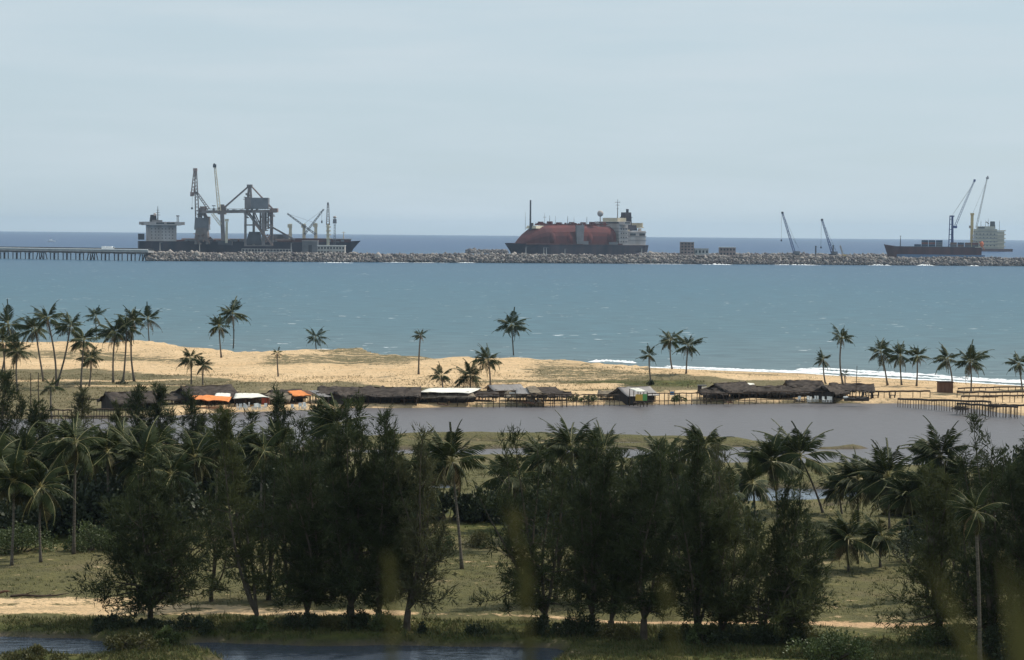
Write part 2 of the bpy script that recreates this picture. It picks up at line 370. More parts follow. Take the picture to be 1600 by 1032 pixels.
ca.data.foreach_set('color', np.stack([sand, lush, wet, red], -1).astype(np.float32).ravel())
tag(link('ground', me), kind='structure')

def water_material(name, stops, axis_y=True, rough=.35, spec=.25, wave=1.2, bump=.35, stretch=(1, 1, 1), caps=0.0, var=.12, patch=0.02):
    """stops: (distance in km-ish y, colour) list along world Y."""
    m = bpy.data.materials.new(name); m.use_nodes = True; t = m.node_tree; p = t.nodes['Principled BSDF']
    p.inputs['Roughness'].default_value = rough; p.inputs['Specular IOR Level'].default_value = spec; p.inputs['IOR'].default_value = 1.33
    ge = t.nodes.new('ShaderNodeNewGeometry'); sp = t.nodes.new('ShaderNodeSeparateXYZ'); t.links.new(ge.outputs['Position'], sp.inputs[0])
    def mapped(sc, det, strch):
        mp = t.nodes.new('ShaderNodeMapping'); mp.inputs['Scale'].default_value = strch; t.links.new(ge.outputs['Position'], mp.inputs['Vector'])
        n = t.nodes.new('ShaderNodeTexNoise'); n.inputs['Scale'].default_value = sc; n.inputs['Detail'].default_value = det; n.inputs['Roughness'].default_value = .6
        t.links.new(mp.outputs[0], n.inputs['Vector']); return n.outputs['Fac']
    big = mapped(patch, 4, (1, .45, 1)); sm = mapped(wave, 3, stretch)
    lg = t.nodes.new('ShaderNodeMath'); lg.operation = 'LOGARITHM'; lg.inputs[1].default_value = 10; t.links.new(sp.outputs['Y'], lg.inputs[0])
    jit = t.nodes.new('ShaderNodeMath'); jit.operation = 'MULTIPLY_ADD'; jit.inputs[1].default_value = .22; t.links.new(big, jit.inputs[0]); t.links.new(lg.outputs[0], jit.inputs[2])
    lo, hi = math.log10(stops[0][0]) + .11, math.log10(stops[-1][0]) + .11 + 1e-4
    rr = t.nodes.new('ShaderNodeMapRange'); rr.inputs['From Min'].default_value = lo; rr.inputs['From Max'].default_value = hi; t.links.new(jit.outputs[0], rr.inputs['Value'])
    cr = t.nodes.new('ShaderNodeValToRGB'); t.links.new(rr.outputs[0], cr.inputs[0]); el = cr.color_ramp.elements
    for i, (d, c) in enumerate(stops):
        pos = (math.log10(d) + .11 - lo) / (hi - lo)
        e = el[i] if i < 2 else el.new(pos)
        e.position = pos; e.color = (*c, 1)
    hv = t.nodes.new('ShaderNodeHueSaturation'); t.links.new(cr.outputs[0], hv.inputs['Color'])
    vv = t.nodes.new('ShaderNodeMapRange'); vv.inputs['From Min'].default_value = .3; vv.inputs['From Max'].default_value = .7
    vv.inputs['To Min'].default_value = 1 - var; vv.inputs['To Max'].default_value = 1 + var; t.links.new(sm, vv.inputs['Value']); t.links.new(vv.outputs[0], hv.inputs['Value'])
    col = hv.outputs['Color']
    if caps:
        c1 = mapped(.11, 2, (1.7, 2.6, 1)); c2 = mapped(.013, 2, (1, 1, 1))
        ad = t.nodes.new('ShaderNodeMath'); ad.operation = 'MULTIPLY_ADD'; ad.inputs[1].default_value = .25; t.links.new(c2, ad.inputs[0]); t.links.new(c1, ad.inputs[2])
        th = t.nodes.new('ShaderNodeMapRange'); th.inputs['From Min'].default_value = caps; th.inputs['From Max'].default_value = caps + .03; t.links.new(ad.outputs[0], th.inputs['Value'])
        mx = t.nodes.new('ShaderNodeMix'); mx.data_type = 'RGBA'; mx.inputs['B'].default_value = (.75, .78, .8, 1)
        t.links.new(th.outputs[0], mx.inputs['Factor']); t.links.new(col, mx.inputs['A']); col = mx.outputs['Result']
    t.links.new(col, p.inputs['Base Color'])
    bp = t.nodes.new('ShaderNodeBump'); bp.inputs['Strength'].default_value = bump; bp.inputs['Distance'].default_value = .5
    t.links.new(sm, bp.inputs['Height']); t.links.new(bp.outputs[0], p.inputs['Normal'])
    return m
def flat(name, x0, x1, y0, y1, m):
    me = rawmesh(name, [(x0, y0, 0), (x1, y0, 0), (x1, y1, 0), (x0, y1, 0)], [(0, 1, 2, 3)], m); return tag(link(name, me), kind='structure')
flat('sea', -7500, 7500, 392, 20000, water_material('sea_water', [(400, (.105, .142, .145)), (620, (.052, .115, .142)), (1100, (.030, .097, .140)), (2000, (.022, .076, .136)), (4000, (.012, .050, .135)), (20000, (.008, .04, .112))],
     wave=.16, stretch=(.6, 1.5, 1), bump=.6, spec=.15, caps=.828, var=.34, patch=.006))
flat('lagoon', -215, 215, 253, 392, water_material('lagoon_water', [(250, (.128, .120, .124)), (400, (.132, .122, .126))], wave=.9, stretch=(.5, 1.5, 1), bump=.25, rough=.38, spec=.15, var=.1, patch=.03))
flat('marsh_water', -215, 215, 180, 253, water_material('pool_water', [(180, (.05, .07, .10)), (260, (.06, .08, .11))], wave=1.2, bump=.12, rough=.12, spec=.5, var=.05))
flat('pond', -215, 215, 118, 180, water_material('pond_water', [(120, (.052, .066, .09)), (180, (.052, .066, .09))], wave=1.1, stretch=(.35, 1.6, 1), bump=.22, rough=.14, spec=.5, var=.05))
# ------------------------------------------------------------------ breakwater, jetty, ships, cranes
M_STONE = mat('breakwater_stone', (.23, .205, .19), .9, .3, .12, .1, col2=(.12, .11, .11))
M_CONC = mat('concrete', (.42, .40, .38), .85, .2, .2, .2)
M_PILE = mat('pile_steel', (.07, .065, .07), .7, .3, .3, .2)
M_RAIL = mat('pale_pipe', (.72, .70, .66), .5, .1, .3, .3)
M_NAVY = mat('hull_navy', (.058, .045, .056), .65, .25, .12, .2, col2=(.026, .028, .044), stretch=(1, 1, .18))
M_MAROON = mat('hull_maroon', (.125, .05, .045), .7, .3, .12, .2, col2=(.06, .028, .032), stretch=(1, 1, .18))
M_TANKRED = mat('tank_cover_red', (.145, .045, .042), .85, .3, .07, .1, col2=(.085, .034, .036), stretch=(1, 1, .3))
M_WHITE = mat('ship_white', (.54, .50, .48), .7, .12, .14, .3, col2=(.36, .30, .27), stretch=(1, 1, .2))
M_CREAM = mat('ship_cream', (.44, .39, .28), .55, .15, .08, .3)
M_GREY = mat('machine_grey', (.16, .16, .17), .6, .25, .1, .3)
M_DKGREY = mat('dark_grey_steel', (.07, .07, .08), .6, .25, .1, .3)
M_RUST = mat('rusty_red_steel', (.27, .19, .165), .7, .35, .08, .2)
M_GRABGREY = mat('crane_grey_brown', (.20, .17, .16), .65, .3, .1, .2)
M_CRANEBLUE = mat('crane_blue', (.06, .085, .22), .55, .2, .1, .3)
M_CRANEYEL = mat('crane_yellow', (.55, .36, .11), .55, .2, .1, .3)
M_CRANECREAM = mat('crane_cream', (.60, .52, .38), .55, .2, .1, .3)
M_ORANGE = mat('lifeboat_orange', (.70, .17, .06), .5, .15, .3, .3)
M_WIN = mat('dark_glass', (.02, .025, .03), .2, .1, .3, .5)
M_BLACK = mat('black_paint', (.02, .02, .024), .5, .2, .2, .3)
M_COAL = mat('dark_cargo', (.05, .045, .045), .9, .3, .2, .1)
M_BLDG = mat('weathered_render', (.40, .37, .34), .85, .2, .15, .1)
M_FOAM = mat('sea_foam', (.80, .82, .83), .8, .08, .8, .2)
M_BOOT = mat('boot_blue', (.10, .17, .28), .6, .2, .1, .3)
M_CONT = [mat('container_rust', (.15, .05, .04), .6, .2, .2), mat('container_grey', (.10, .10, .11), .6, .2, .2), mat('container_navy', (.04, .06, .10), .6, .2, .2), mat('container_brown', (.14, .08, .06), .6, .2, .2)]

def hz(px, py, Y): return HC + (yinf(px) - py) * Y / FPX
def wx(px, Y): return PD(px, yinf(px), Y).x

# ---- rock mounds
def mound(name, label, cat, line, height, wid, n, size, seed, crest=3.0, x0=None):
    """line: list of (x, y) on the sea; a ridge of tumbled armour stones along it."""
    r = np.random.default_rng(seed); t = thing(name, label, cat, (line[0][0], line[0][1], 0))
    core = MB(); ln = [Vector((p[0] - line[0][0], p[1] - line[0][1], 0)) for p in line]
    for a, b in zip(ln[:-1], ln[1:]):
        d = (b - a).normalized(); s = Vector((-d.y, d.x, 0))
        if s.y > 0: s = -s
        prof = [(s * (wid / 2), -1.5), (s * (crest / 2), height * .9), (s * (-crest / 2), height * .9), (s * (-wid / 2), -1.5)]
        vs = [a + o + Vector((0, 0, z)) for o, z in prof] + [b + o + Vector((0, 0, z)) for o, z in prof]
        core.add(vs, [(0, 1, 5, 4), (1, 2, 6, 5), (2, 3, 7, 6), (0, 3, 2, 1), (4, 5, 6, 7)])
    core.build('core', M_STONE, t)
    L = [(b - a).length for a, b in zip(ln[:-1], ln[1:])]; tot = sum(L)
    ico = []; bm_ = 2 * math.pi / 5
    pts = [(0, 0, 1)] + [(.894 * math.cos(k * bm_), .894 * math.sin(k * bm_), .447) for k in range(5)] + [(.894 * math.cos((k + .5) * bm_), .894 * math.sin((k + .5) * bm_), -.447) for k in range(5)] + [(0, 0, -1)]
    IV = np.array(pts); IF = np.array([(0, 1 + k, 1 + (k + 1) % 5) for k in range(5)] + [(1 + k, 6 + k, 1 + (k + 1) % 5) for k in range(5)] + [(6 + k, 6 + (k + 1) % 5, 1 + (k + 1) % 5) for k in range(5)] + [(11, 6 + (k + 1) % 5, 6 + k) for k in range(5)])
    u = r.uniform(0, tot, n); v = r.uniform(-.32, 1, n) ** 1.0   # mostly the face towards the land
    C = np.empty((n, 3)); cum = np.concatenate([[0], np.cumsum(L)])
    for i in range(n):
        j = min(int(np.searchsorted(cum, u[i], 'right')) - 1, len(L) - 1); d = (ln[j + 1] - ln[j]).normalized(); s = Vector((-d.y, d.x, 0))
        if s.y > 0: s = -s
        p = ln[j] + d * (u[i] - cum[j])
        if v[i] < 0: o, z = -v[i] / .32 * crest - crest / 2, height
        else: o, z = crest / 2 + v[i] * (wid - crest) / 2, height * (1 - v[i]) - 1.2 * v[i]
        C[i] = p + s * o; C[i, 2] = z * (.92 if v[i] > 0 else .86)
    C += r.normal(size=(n, 3)) * size * .22; C[:, 2] += (vnoise(C[:, 0], C[:, 1], 14, seed) * .4 + vnoise(C[:, 0], C[:, 1], 45, seed + 1) * .3) * (C[:, 2] > height * .6); S = r.lognormal(-.15, .38, (n, 1)) * size * .66
    V = C[:, None, :] + IV[None] * S[:, None, :] * r.uniform(.6, 1.25, (n, 12, 1)) * r.uniform(.7, 1.2, (n, 1, 3))
    F = IF[None] + (np.arange(n) * 12)[:, None, None]
    o = link('armour_stones', rawmesh('armour_stones', V.reshape(-1, 3), F.reshape(-1, 3), [M_STONE, M_ROCKA, M_ROCKB, M_ROCKWET], np.repeat(np.where(C[:, 2] < 1.3 + r.normal(size=n) * .5, 3, r.choice(3, n, p=[.45, .35, .2])), 20)), t); tag(o, kind='stuff')
    return t
M_ROCKWET = mat('armour_wet', (.06, .058, .06), .6, .3, .2, .3)
M_ROCKA = mat('armour_pale', (.34, .30, .27), .9, .2, .2, .1); M_ROCKB = mat('armour_dark', (.12, .105, .11), .9, .3, .2, .1)
def at(px, py): p = G(px, py); return (p.x, p.y)
BW = [(wx(228, 1950), 1950), (wx(520, 1985), 1985), (wx(900, 2035), 2035), (wx(1250, 2080), 2080), (wx(1660, 2120), 2120), (wx(1660, 2120) + 500, 2180)]
mound('breakwater', 'long rubble breakwater of pale armour stones across the bay', 'breakwater', BW, 8.2, 23, 25000, 1.55, 11)
mound('harbour_mole', 'low stone mole lying off the bow of the red ship', 'breakwater', [(wx(728, 2900), 2900), (wx(792, 2905), 2905)], 4.6, 16, 900, 2.0, 12)
mound('harbour_mole', 'low stone mole between the red ship and the right hand ships, carrying the lattice cranes', 'breakwater', [(wx(1000, 2560), 2560), (wx(1210, 2600), 2600), (wx(1420, 2640), 2640)], 5.4, 20, 4000, 2.1, 13, crest=8)

# ---- jetty on piles
def jetty():
    a = Vector((wx(-60, 2030), 2030, 0)); b = Vector((wx(236, 1945), 1945, 0)); zt = hz(100, 390.0, 1990)
    t = thing('jetty', 'long dark trestle jetty on steel piles running in from the left edge', 'jetty', a)
    d = (b - a).normalized(); s = Vector((-d.y, d.x, 0)); L = (b - a).length
    MB().beam((0, 0, zt - .9), d * L + Vector((0, 0, zt - .9)), 9, 1.8).build('deck', M_CONC, t)
    MB().beam(-s * 4.4 + Vector((0, 0, zt - 2.2)), d * L - s * 4.4 + Vector((0, 0, zt - 2.2)), .8, 1.2).build('edge_girder', M_PILE, t)
    MB().tube([-s * 4.9 + Vector((0, 0, zt + .55)), d * L - s * 4.9 + Vector((0, 0, zt + .55))], .55, 8).build('pipeline', M_RAIL, t)
    MB().beam(s * 4.2 + Vector((0, 0, zt + 1.2)), d * L + s * 4.2 + Vector((0, 0, zt + 1.2)), .5, 1.5).build('parapet', M_DKGREY, t)
    n = 15
    for i in range(n):
        o = d * (L * (i + .5) / n); rak = (i % 4 == 2)
        MB().box((o.x, o.y, zt - 2.6), (5.5, 8.6, 1.6), math.atan2(d.y, d.x)).build('pile_cap', M_CONC, t)
        for j, e in enumerate([(-1.9, 0), (1.9, 0)] if not rak else [(-2, -2.2), (0, 0), (2, 2.2)]):
            for sd in (-3.2, 3.2):
                p = o + d * e[0] + s * sd; q = p + d * e[1]
                MB().tube([p + Vector((0, 0, zt - 3)), q + Vector((0, 0, -2))], .48, 6).build('pile', M_PILE, t)
    return t
jetty()

# ---- ship parts
def hull_mesh(L, B, z1, flare=1.0, sheer=2.0, stern=.8, rake=.035):
    """Stern at -L/2, bow at +L/2; sides to height z1."""
    st = [(0, .62 * stern, .9 * stern, 0), (.05, .85, .97, 0), (.14, 1, 1, 0), (.5, 1, 1, 0), (.78, 1, 1, 0), (.87, .82, .96, .25), (.94, .45, .72 * flare, .7), (.98, .16, .42 * flare, 1.1), (1.0, .02, .16, 1.4)]
    b = MB(); rows_ = []
    for u, bw, bd, sh in st:
        x = -L / 2 + L * u; dx = L * rake * max(0, (u - .85) / .15) ** 2; h = B / 2
        rows_.append([(x - dx * .4, -bw * h, -3), (x, -(bw * .6 + bd * .4) * h, z1 * .45), (x + dx, -bd * h, z1 + sh * sheer), (x + dx, bd * h, z1 + sh * sheer), (x, (bw * .6 + bd * .4) * h, z1 * .45), (x - dx * .4, bw * h, -3)])
    vs = [p for r_ in rows_ for p in r_]; fs = []
    for i in range(len(st) - 1):
        for k in range(5): fs.append((i * 6 + k, (i + 1) * 6 + k, (i + 1) * 6 + k + 1, i * 6 + k + 1))
    fs += [(5, 4, 3, 2, 1, 0), tuple((len(st) - 1) * 6 + k for k in range(6))]
    return b.add(vs, fs)
def mast_mesh(x, y, z0, z1, w_=.6, arms=((.7, 5), (.85, 3)), dark=0):
    b = MB(); b.tube([(x, y, z0), (x, y, z1)], [w_, w_ * .35], 6)
    for f, a in arms: z = z0 + (z1 - z0) * f; b.beam((x, y - a / 2, z), (x, y + a / 2, z), .45); b.beam((x - a / 2.4, y, z), (x + a / 2.4, y, z), .45)
    return b
def portholes(t, x, yb, z, n, face='x', w_=1.0, h_=1.0, step=2.6, depth=.12):
    for i in range(n):
        o = (i - (n - 1) / 2) * step
        c = (x, yb + o, z) if face == 'x' else (x + o, yb, z)
        MB().box(c, (depth, w_, h_) if face == 'x' else (w_, depth, h_)).build('window', M_WIN, t)

# ---- bulk carrier at the left berth
Yb = 2560.0; th = math.radians(14); kb = Yb / FPX
xb = wx(386, Yb); bulk = thing('bulk_carrier', 'dark hulled bulk carrier with a white stern block berthed under the big unloader', 'ship', (xb, Yb, 0), th)
def bx(px): return (wx(px, Yb) - xb) / math.cos(th)
ZD = hz(320, 377.5, Yb)
hull_mesh(252, 34, ZD, sheer=1.6).build('hull', M_NAVY, bulk)
MB().box((8, 0, ZD + .9), (180, 26, 1.6)).build('coaming', M_MAROON, bulk)
MB().box((86, 0, ZD + 2.4), (70, 30, 4.4)).build('forecastle', M_MAROON, bulk)
for i in range(6): MB().box((-66 + i * 27, 0, ZD + 2.6), (20, 20, 1.8), top=(.94, .94)).build('hatch_cover', M_RUST, bulk)
_h = bulk['label']
sx0, sx1 = bx(232), bx(282); sm_, sw = (sx0 + sx1) / 2, (sx1 - sx0)
MB().box((sm_, 0, ZD + 9.2), (sw - 6, 30, 18.4)).build('superstructure', M_WHITE, bulk)
ss = bulk.children[-1] if False else [o for o in COL.objects if o.name.startswith('superstructure')][-1]
for q in range(4):
    for i in range(7): MB().box((sm_ - 12 + i * 4, -15.08, ZD + 3.5 + q * 3.6), (1.1, .16, 1.1)).build('window', M_WIN, ss)
MB().box((sm_, 0, ZD + 20.4), (sw + 4, 44, 4.0)).build('bridge', M_WHITE, bulk)
MB().box((sm_ - 3, -22.1, ZD + 20.8), (9, .3, 1.7)).build('bridge_window', M_WIN, bulk)
MB().box((sm_ + 9, -22.1, ZD + 20.8), (9, .3, 1.7)).build('bridge_window', M_WIN, bulk)
for e in (-1, 1): MB().box((sm_ + e * (sw / 2 + 4), -10, ZD + 20.6), (5.5, 4, 3.4)).build('bridge_wing', M_WHITE, bulk)
MB().box((sm_ - 5, 0, ZD + 23.4), (12, 12, 2)).build('monkey_island', M_GREY, bulk)
MB().box((sm_ - 9, 2, ZD + 26.5), (8, 8, 8), top=(.8, .8)).build('funnel', M_BLACK, bulk)
MB().ball((sm_ - 7.5, -3, ZD + 31), 1.8).build('radar_dome', M_WHITE, bulk, True)
mast_mesh(bx(252), 0, ZD + 22, hz(252, 323, Yb), .8, ((.45, 7), (.6, 5), (.75, 4))).build('mast', M_DKGREY, bulk)
MB().lattice((bx(281), -6, ZD + 18), (bx(281), -6, hz(281, 338, Yb)), 2.2, 1.6, 8, .4).box((bx(281), -6, hz(281, 338, Yb)), (3.6, 3.6, 1.2)).build('light_tower', M_GREY, bulk)
MB().box((bx(226), -14, ZD + 5), (7, 5, 7)).build('stern_house', M_DKGREY, bulk)
# its own deck cranes
for px, tz, jp, jz in [(452, 350, None, None), (473, 350, (502, 327), 378), (491, 349, (446, 334), 372)]:
    x = bx(px); z0 = ZD + 2; z1 = hz(px, tz, Yb)
    b = MB().box((x, 0, (z0 + z1) / 2), (3.6, 3.6, z1 - z0), top=(.8, .8)).box((x - .6, 0, z1 - 2.5), (5, 4.4, 4.2)); c = b.build('deck_crane_post', M_CRANECREAM, bulk)
    if jp: MB().lattice((x, -2.5, z0 + 7), (bx(jp[0]), -6, hz(jp[0], jp[1], Yb)), 1.8, 1.2, 12, .5).beam((x, -1, z1), (bx(jp[0]), -6, hz(jp[0], jp[1], Yb)), .22).build('jib', M_GREY, c)
mast_mesh(bx(534), 0, ZD + 4, hz(534, 362, Yb), .7, ((.85, 5),)).build('fore_mast', M_CRANECREAM, bulk)
MB().box((bx(528), -3, ZD + 4.2), (24, 26, .7)).build('bow_platform', M_WHITE, bulk)

b = MB(); r_ = random.Random(4)
for i in range(40): x = r_.uniform(bx(290), bx(540)); b.box((x, -14 + r_.uniform(-1, 1), ZD + r_.uniform(.8, 2.2)), (r_.uniform(1, 4), 1.5, r_.uniform(1, 3)))
tag(b.build('deck_fittings', M_GREY, bulk), kind='stuff')
MB().box((bx(430), 0, ZD + 3.2), (38, 20, 7), top=(.4, .4)).build('cargo_heap', M_COAL, bulk)
# ---- ship to shore unloader
Yu = 2510.0
def ux(px): return wx(px, Yu)
un = thing('ship_unloader', 'huge grey brown gantry unloader with an A-frame top and machinery house', 'crane', (ux(408), Yu, 0))
def U(px, py, dy=0.0): return (ux(px) - ux(408), dy, hz(px, py, Yu))
for px in (384, 394): pass
for j, (px, dy) in enumerate([(385, -9), (395, 9), (413, -9), (423, 9)]):
    MB().beam(U(px, 384, dy), U(px, 331, dy), 2.6 if j < 2 else 3.4).build('leg', M_GRABGREY, un)
for py in (384, 352): MB().beam(U(383, py, -9), U(425, py, -9), 1.6).beam(U(393, py, 9), U(425, py, 9), 1.6).build('cross_beam', M_GRABGREY, un)
for dy in (-9, 9): MB().beam(U(388, 333, dy), U(420, 378, dy), 1.5).beam(U(397, 333, dy), U(407, 356, dy), 1.2).build('diagonal_brace', M_GRABGREY, un)
for dy in (-5, 5):
    g = MB(); g.beam(U(316, 331.5, dy), U(432, 330.5, dy), 1.7, 3.2)
    for i in range(28): g.beam(U(318 + i * 4, 329.5, dy), U(318 + i * 4, 326.5, dy), .3)
    g.beam(U(318, 326.8, dy), U(430, 326.8, dy), .3); g.build('boom_girder', M_GRABGREY, un)
MB().box(U(347, 330, 0), (9, 9, 8)).box(U(347, 324, 0), (5, 6, 6)).build('trolley', M_GRABGREY, un)
MB().box(U(334, 327.5, 0), (2.5, 4, 2.5)).beam(U(334, 328, 0), U(334, 322, 0), .5).box(U(334, 322, 0), (4, 3, 1)).build('cab', M_GREY, un)
for dy in (-4, 4): MB().beam(U(386, 331, dy), U(389, 290, dy * .5), 2.0).beam(U(394, 331, dy), U(391, 290, dy * .5), 1.5).build('a_frame_leg', M_GRABGREY, un)
MB().box(U(390, 291, 0), (6, 7, 3)).build('a_frame_head', M_GRABGREY, un)
for dy in (-4, 4): MB().beam(U(389, 291, dy * .6), U(349, 326, dy), 1.3).build('fore_stay', M_GRABGREY, un); MB().beam(U(392, 291, dy * .6), U(427, 328, dy), 1.3).build('back_stay', M_RUST, un)
MB().box(U(403, 318, 0), (25, 14, 12.5)).build('machinery_house', M_GREY, un); MB().box(U(388, 318, -5), (7, 5, 14)).build('stair_tower', M_GRABGREY, un)
MB().box(U(428, 329, 0), (9, 12, 4.5)).build('counterweight', M_RUST, un)
MB().lattice(U(413, 358, 0), U(413, 331, 0), 9, 9, 6, .9).box(U(413, 345, 0), (5, 6, 24)).build('elevator_house', M_GRABGREY, un)
MB().box(U(398, 372, -2), (19, 14, 14), top=(.6, .8)).build('hopper', M_DKGREY, un)
MB().beam(U(424, 354, -9), U(462, 375, -9), 2.2, 2.0).build('conveyor', M_GRABGREY, un)
MB().beam(U(400, 350, -11), U(428, 384, -11), 1.8).build('access_stair', M_RUST, un)

def clutter(par, base, spread, n, seed, mats):
    """platforms, ladders, cable drums and rails fixed to a crane, as its fittings"""
    r = np.random.default_rng(seed); b = MB()
    for i in range(n):
        c = Vector(base) + Vector((r.uniform(-1, 1) * spread[0], r.uniform(-1, 1) * spread[1], r.uniform(-1, 1) * spread[2])); k = r.integers(0, 3)
        if k == 0: b.box(c, (r.uniform(1.5, 5), r.uniform(1, 3), r.uniform(.4, 1)))
        elif k == 1: b.beam(c, c + Vector((r.uniform(-1.5, 1.5), 0, r.uniform(2, 4))), r.uniform(.4, .8))
        else: b.box(c, (r.uniform(.8, 2.4), r.uniform(1, 3), r.uniform(1, 3.5)))
    tag(b.build('fittings', mats, par), kind='stuff')
clutter(un, U(388, 322, -6), (4, 2, 14), 22, 1, M_GRABGREY); clutter(un, U(414, 352, -4), (7, 4, 13), 26, 2, M_GRABGREY); clutter(un, U(405, 372, -4), (14, 3, 5), 24, 3, M_RUST); clutter(un, U(372, 329.5, -5), (26, 2, 1.0), 20, 4, M_GRABGREY); clutter(un, U(424, 336, -5), (4, 3, 5), 16, 5, M_RUST)
# ---- mobile harbour crane and slewing grab crane at its left
Yg = 2520.0
gc = thing('grab_crane', 'grey portal slewing crane with a steep double jib left of the unloader', 'crane', (wx(316, Yg), Yg, 0))
def Gc(px, py, dy=0.0): return (wx(px, Yg) - wx(316, Yg), dy, hz(px, py, Yg))
for s in ((-1, -1), (1, -1), (-1, 1), (1, 1)): MB().beam(Gc(316 + s[0] * 9, 382, s[1] * 8), Gc(316 + s[0] * 7, 362, s[1] * 6), 2.4).build('leg', M_GRABGREY, gc)
MB().box(Gc(316, 366, 0), (16, 16, 14), top=(.8, .8)).build('portal', M_GRABGREY, gc)
MB().box(Gc(316, 350, 0), (17, 13, 14), top=(.9, .9)).build('machinery_house', M_GREY, gc)
MB().box(Gc(324, 345, 0), (6, 8, 9)).build('counterweight', M_GRABGREY, gc)
MB().beam(Gc(312, 340, 0), Gc(315, 326, 0), 5).beam(Gc(322, 340, 0), Gc(315, 326, 0), 4).build('tower_frame', M_GRABGREY, gc)
MB().box(Gc(318, 327, -2), (7, 6, 6)).build('luffing_house', M_RUST, gc)
MB().lattice(Gc(309, 344, -3), Gc(306, 266, -3), 4.2, 2.2, 14, .7).build('jib', M_GRABGREY, gc)
MB().box(Gc(305.5, 266, -3), (4.5, 4, 3.5)).lattice(Gc(305, 268, -3), Gc(301, 306, -3), 2.4, 3.2, 7, .7).box(Gc(300.3, 304, -3), (3.4, 3.4, 5)).build('fly_jib', M_RUST, gc)
MB().beam(Gc(301, 308, -3), Gc(300.5, 325, -3), .22).box(Gc(300.5, 326, -3), (2, 2, 2.2)).build('hook_block', M_DKGREY, gc)
MB().lattice(Gc(309, 303, -3), Gc(327, 328, -3), 2, 2.6, 8, .6).build('back_strut', M_GRABGREY, gc)
MB().beam(Gc(328, 372, -5), Gc(333, 377, -5), 6, 4).build('grab_bucket', M_DKGREY, gc)
MB().beam(Gc(306, 370, -9), Gc(316, 382, -9), 1.2).build('ladder', M_RUST, gc)

clutter(gc, Gc(315, 333, -6), (4, 2, 5), 20, 6, M_GRABGREY); clutter(gc, Gc(318, 372, -8), (9, 2, 5), 22, 7, M_RUST); clutter(gc, Gc(307.5, 300, -3), (1.0, .8, 12), 8, 8, M_GRABGREY)
mh = thing('mobile_harbour_crane', 'cream mobile harbour crane with a tall near vertical lattice jib', 'crane', (wx(352, 2500), 2500, 0))
def Mh(px, py, dy=0.0): return (wx(px, 2500) - wx(352, 2500), dy, hz(px, py, 2500))
MB().box(Mh(352, 380, 0), (16, 9, 5)).build('undercarriage', M_DKGREY, mh)
MB().beam(Mh(349, 380, 0), Mh(347, 334, 0), 4.2).build('tower', M_GRABGREY, mh)
MB().tube([Mh(354.5, 380, -4), Mh(355, 347, -4)], [1.7, 1.3], 8).box(Mh(355, 344.5, -4), (4, 4, 3)).build('ship_crane_post', M_CRANECREAM, mh)
MB().lattice(Mh(343, 330, -2), Mh(336, 262, -2), 3.2, 1.8, 16, .55).build('jib', M_CRANECREAM, mh)
MB().box(Mh(335.5, 260, -2), (3.6, 3, 3.6)).box(Mh(335, 257.5, -2), (1.6, 2, 2)).build('jib_head', M_DKGREY, mh)
MB().lattice(Mh(332, 334, -3), Mh(346, 352, -3), 2.2, 2.8, 6, .5).build('strut', M_CRANECREAM, mh)

lt = thing('lattice_tower_crane', 'slim pale lattice mast crane standing over the bulk carrier bow', 'crane', (wx(512, 2515), 2515, 0))
def Lt(px, py, dy=0.0): return (wx(px, 2515) - wx(512, 2515), dy, hz(px, py, 2515))
MB().lattice(Lt(512.5, 352), Lt(512.3, 319), 3.8, 1.6, 9, .6).build('mast', M_GRABGREY, lt)
MB().box(Lt(512.2, 318.5), (1.8, 1.8, 2.4)).build('head', M_DKGREY, lt)
b = MB().beam(Lt(512.5, 384), Lt(512.5, 350), 3.0)
for i in range(4): b.box(Lt(513.5, 355 + i * 6, -1), (5.5, 4, 1.4))
b.build('tower', M_CRANECREAM, lt)
MB().beam(Lt(503, 330, -2), Lt(503, 345, -2), .2).box(Lt(503, 347, -2), (1.6, 1.6, 3)).build('hook_block', M_DKGREY, lt)
lm = thing('light_mast', 'thin flood light mast right of the slim lattice mast', 'light mast', (wx(523, 2500), 2500, 0))
MB().lattice((0, 0, 2), (0, 0, hz(523, 346, 2500)), 2.2, 1.4, 12, .35).build('mast', M_GREY, lm)
MB().box((0, 0, hz(523, 346, 2500)), (4.4, 4.4, 5), top=(.8, .8)).build('lamp_ring', M_GREY, lm); MB().ball((0, 0, hz(523, 340, 2500)), (2, 2, 1.6)).build('lamp_cap', M_WHITE, lm, True)

# buildings on the breakwater's landward quay
def block(label, px0, px1, py0, py1, Y, m, dep=10, roof=None, wins=(0, 0), door=False, name='port_building', cat='building'):
    x0, x1 = wx(px0, Y), wx(px1, Y); z1, z0 = hz((px0 + px1) / 2, py0, Y), hz((px0 + px1) / 2, py1, Y)
    t = thing(name, label, cat, ((x0 + x1) / 2, Y, z0)); W, H = x1 - x0, z1 - z0
    wl = MB().box((0, 0, H / 2 - 2), (W, dep, H + 4)).build('wall', m, t)
    MB().box((0, 0, H + .25), (W + .8, dep + .8, .5)).build('roof', roof or M_CONC, t)
    nx, nz_ = wins
    for i in range(nx):
        for j in range(nz_): MB().box((-W / 2 + W * (i + .5) / nx, -dep / 2 - .05, H * (j + .5) / nz_), (W / nx * .5, .2, H / nz_ * .45)).build('window', M_WIN, wl)
    if door: MB().box((W * .02, -dep / 2 - .05, H * .3), (W * .22, .2, H * .75)).build('door', M_DKGREY, wl)
    return t
block('tall grey shed with a dark doorway on the breakwater before the bulk carrier', 473, 497, 377, 396, 2060, M_GREY, 9, door=True)
block('long low pale store with a light roof right of the grey shed', 497, 539.5, 384.5, 397.5, 2040, M_BLDG, 12, roof=M_RAIL, wins=(9, 2))
block('wide dark hull side shed beyond the conveyor, under the gangway rail', 425, 452, 367, 384, 2620, M_GREY, 10, roof=M_CONC)
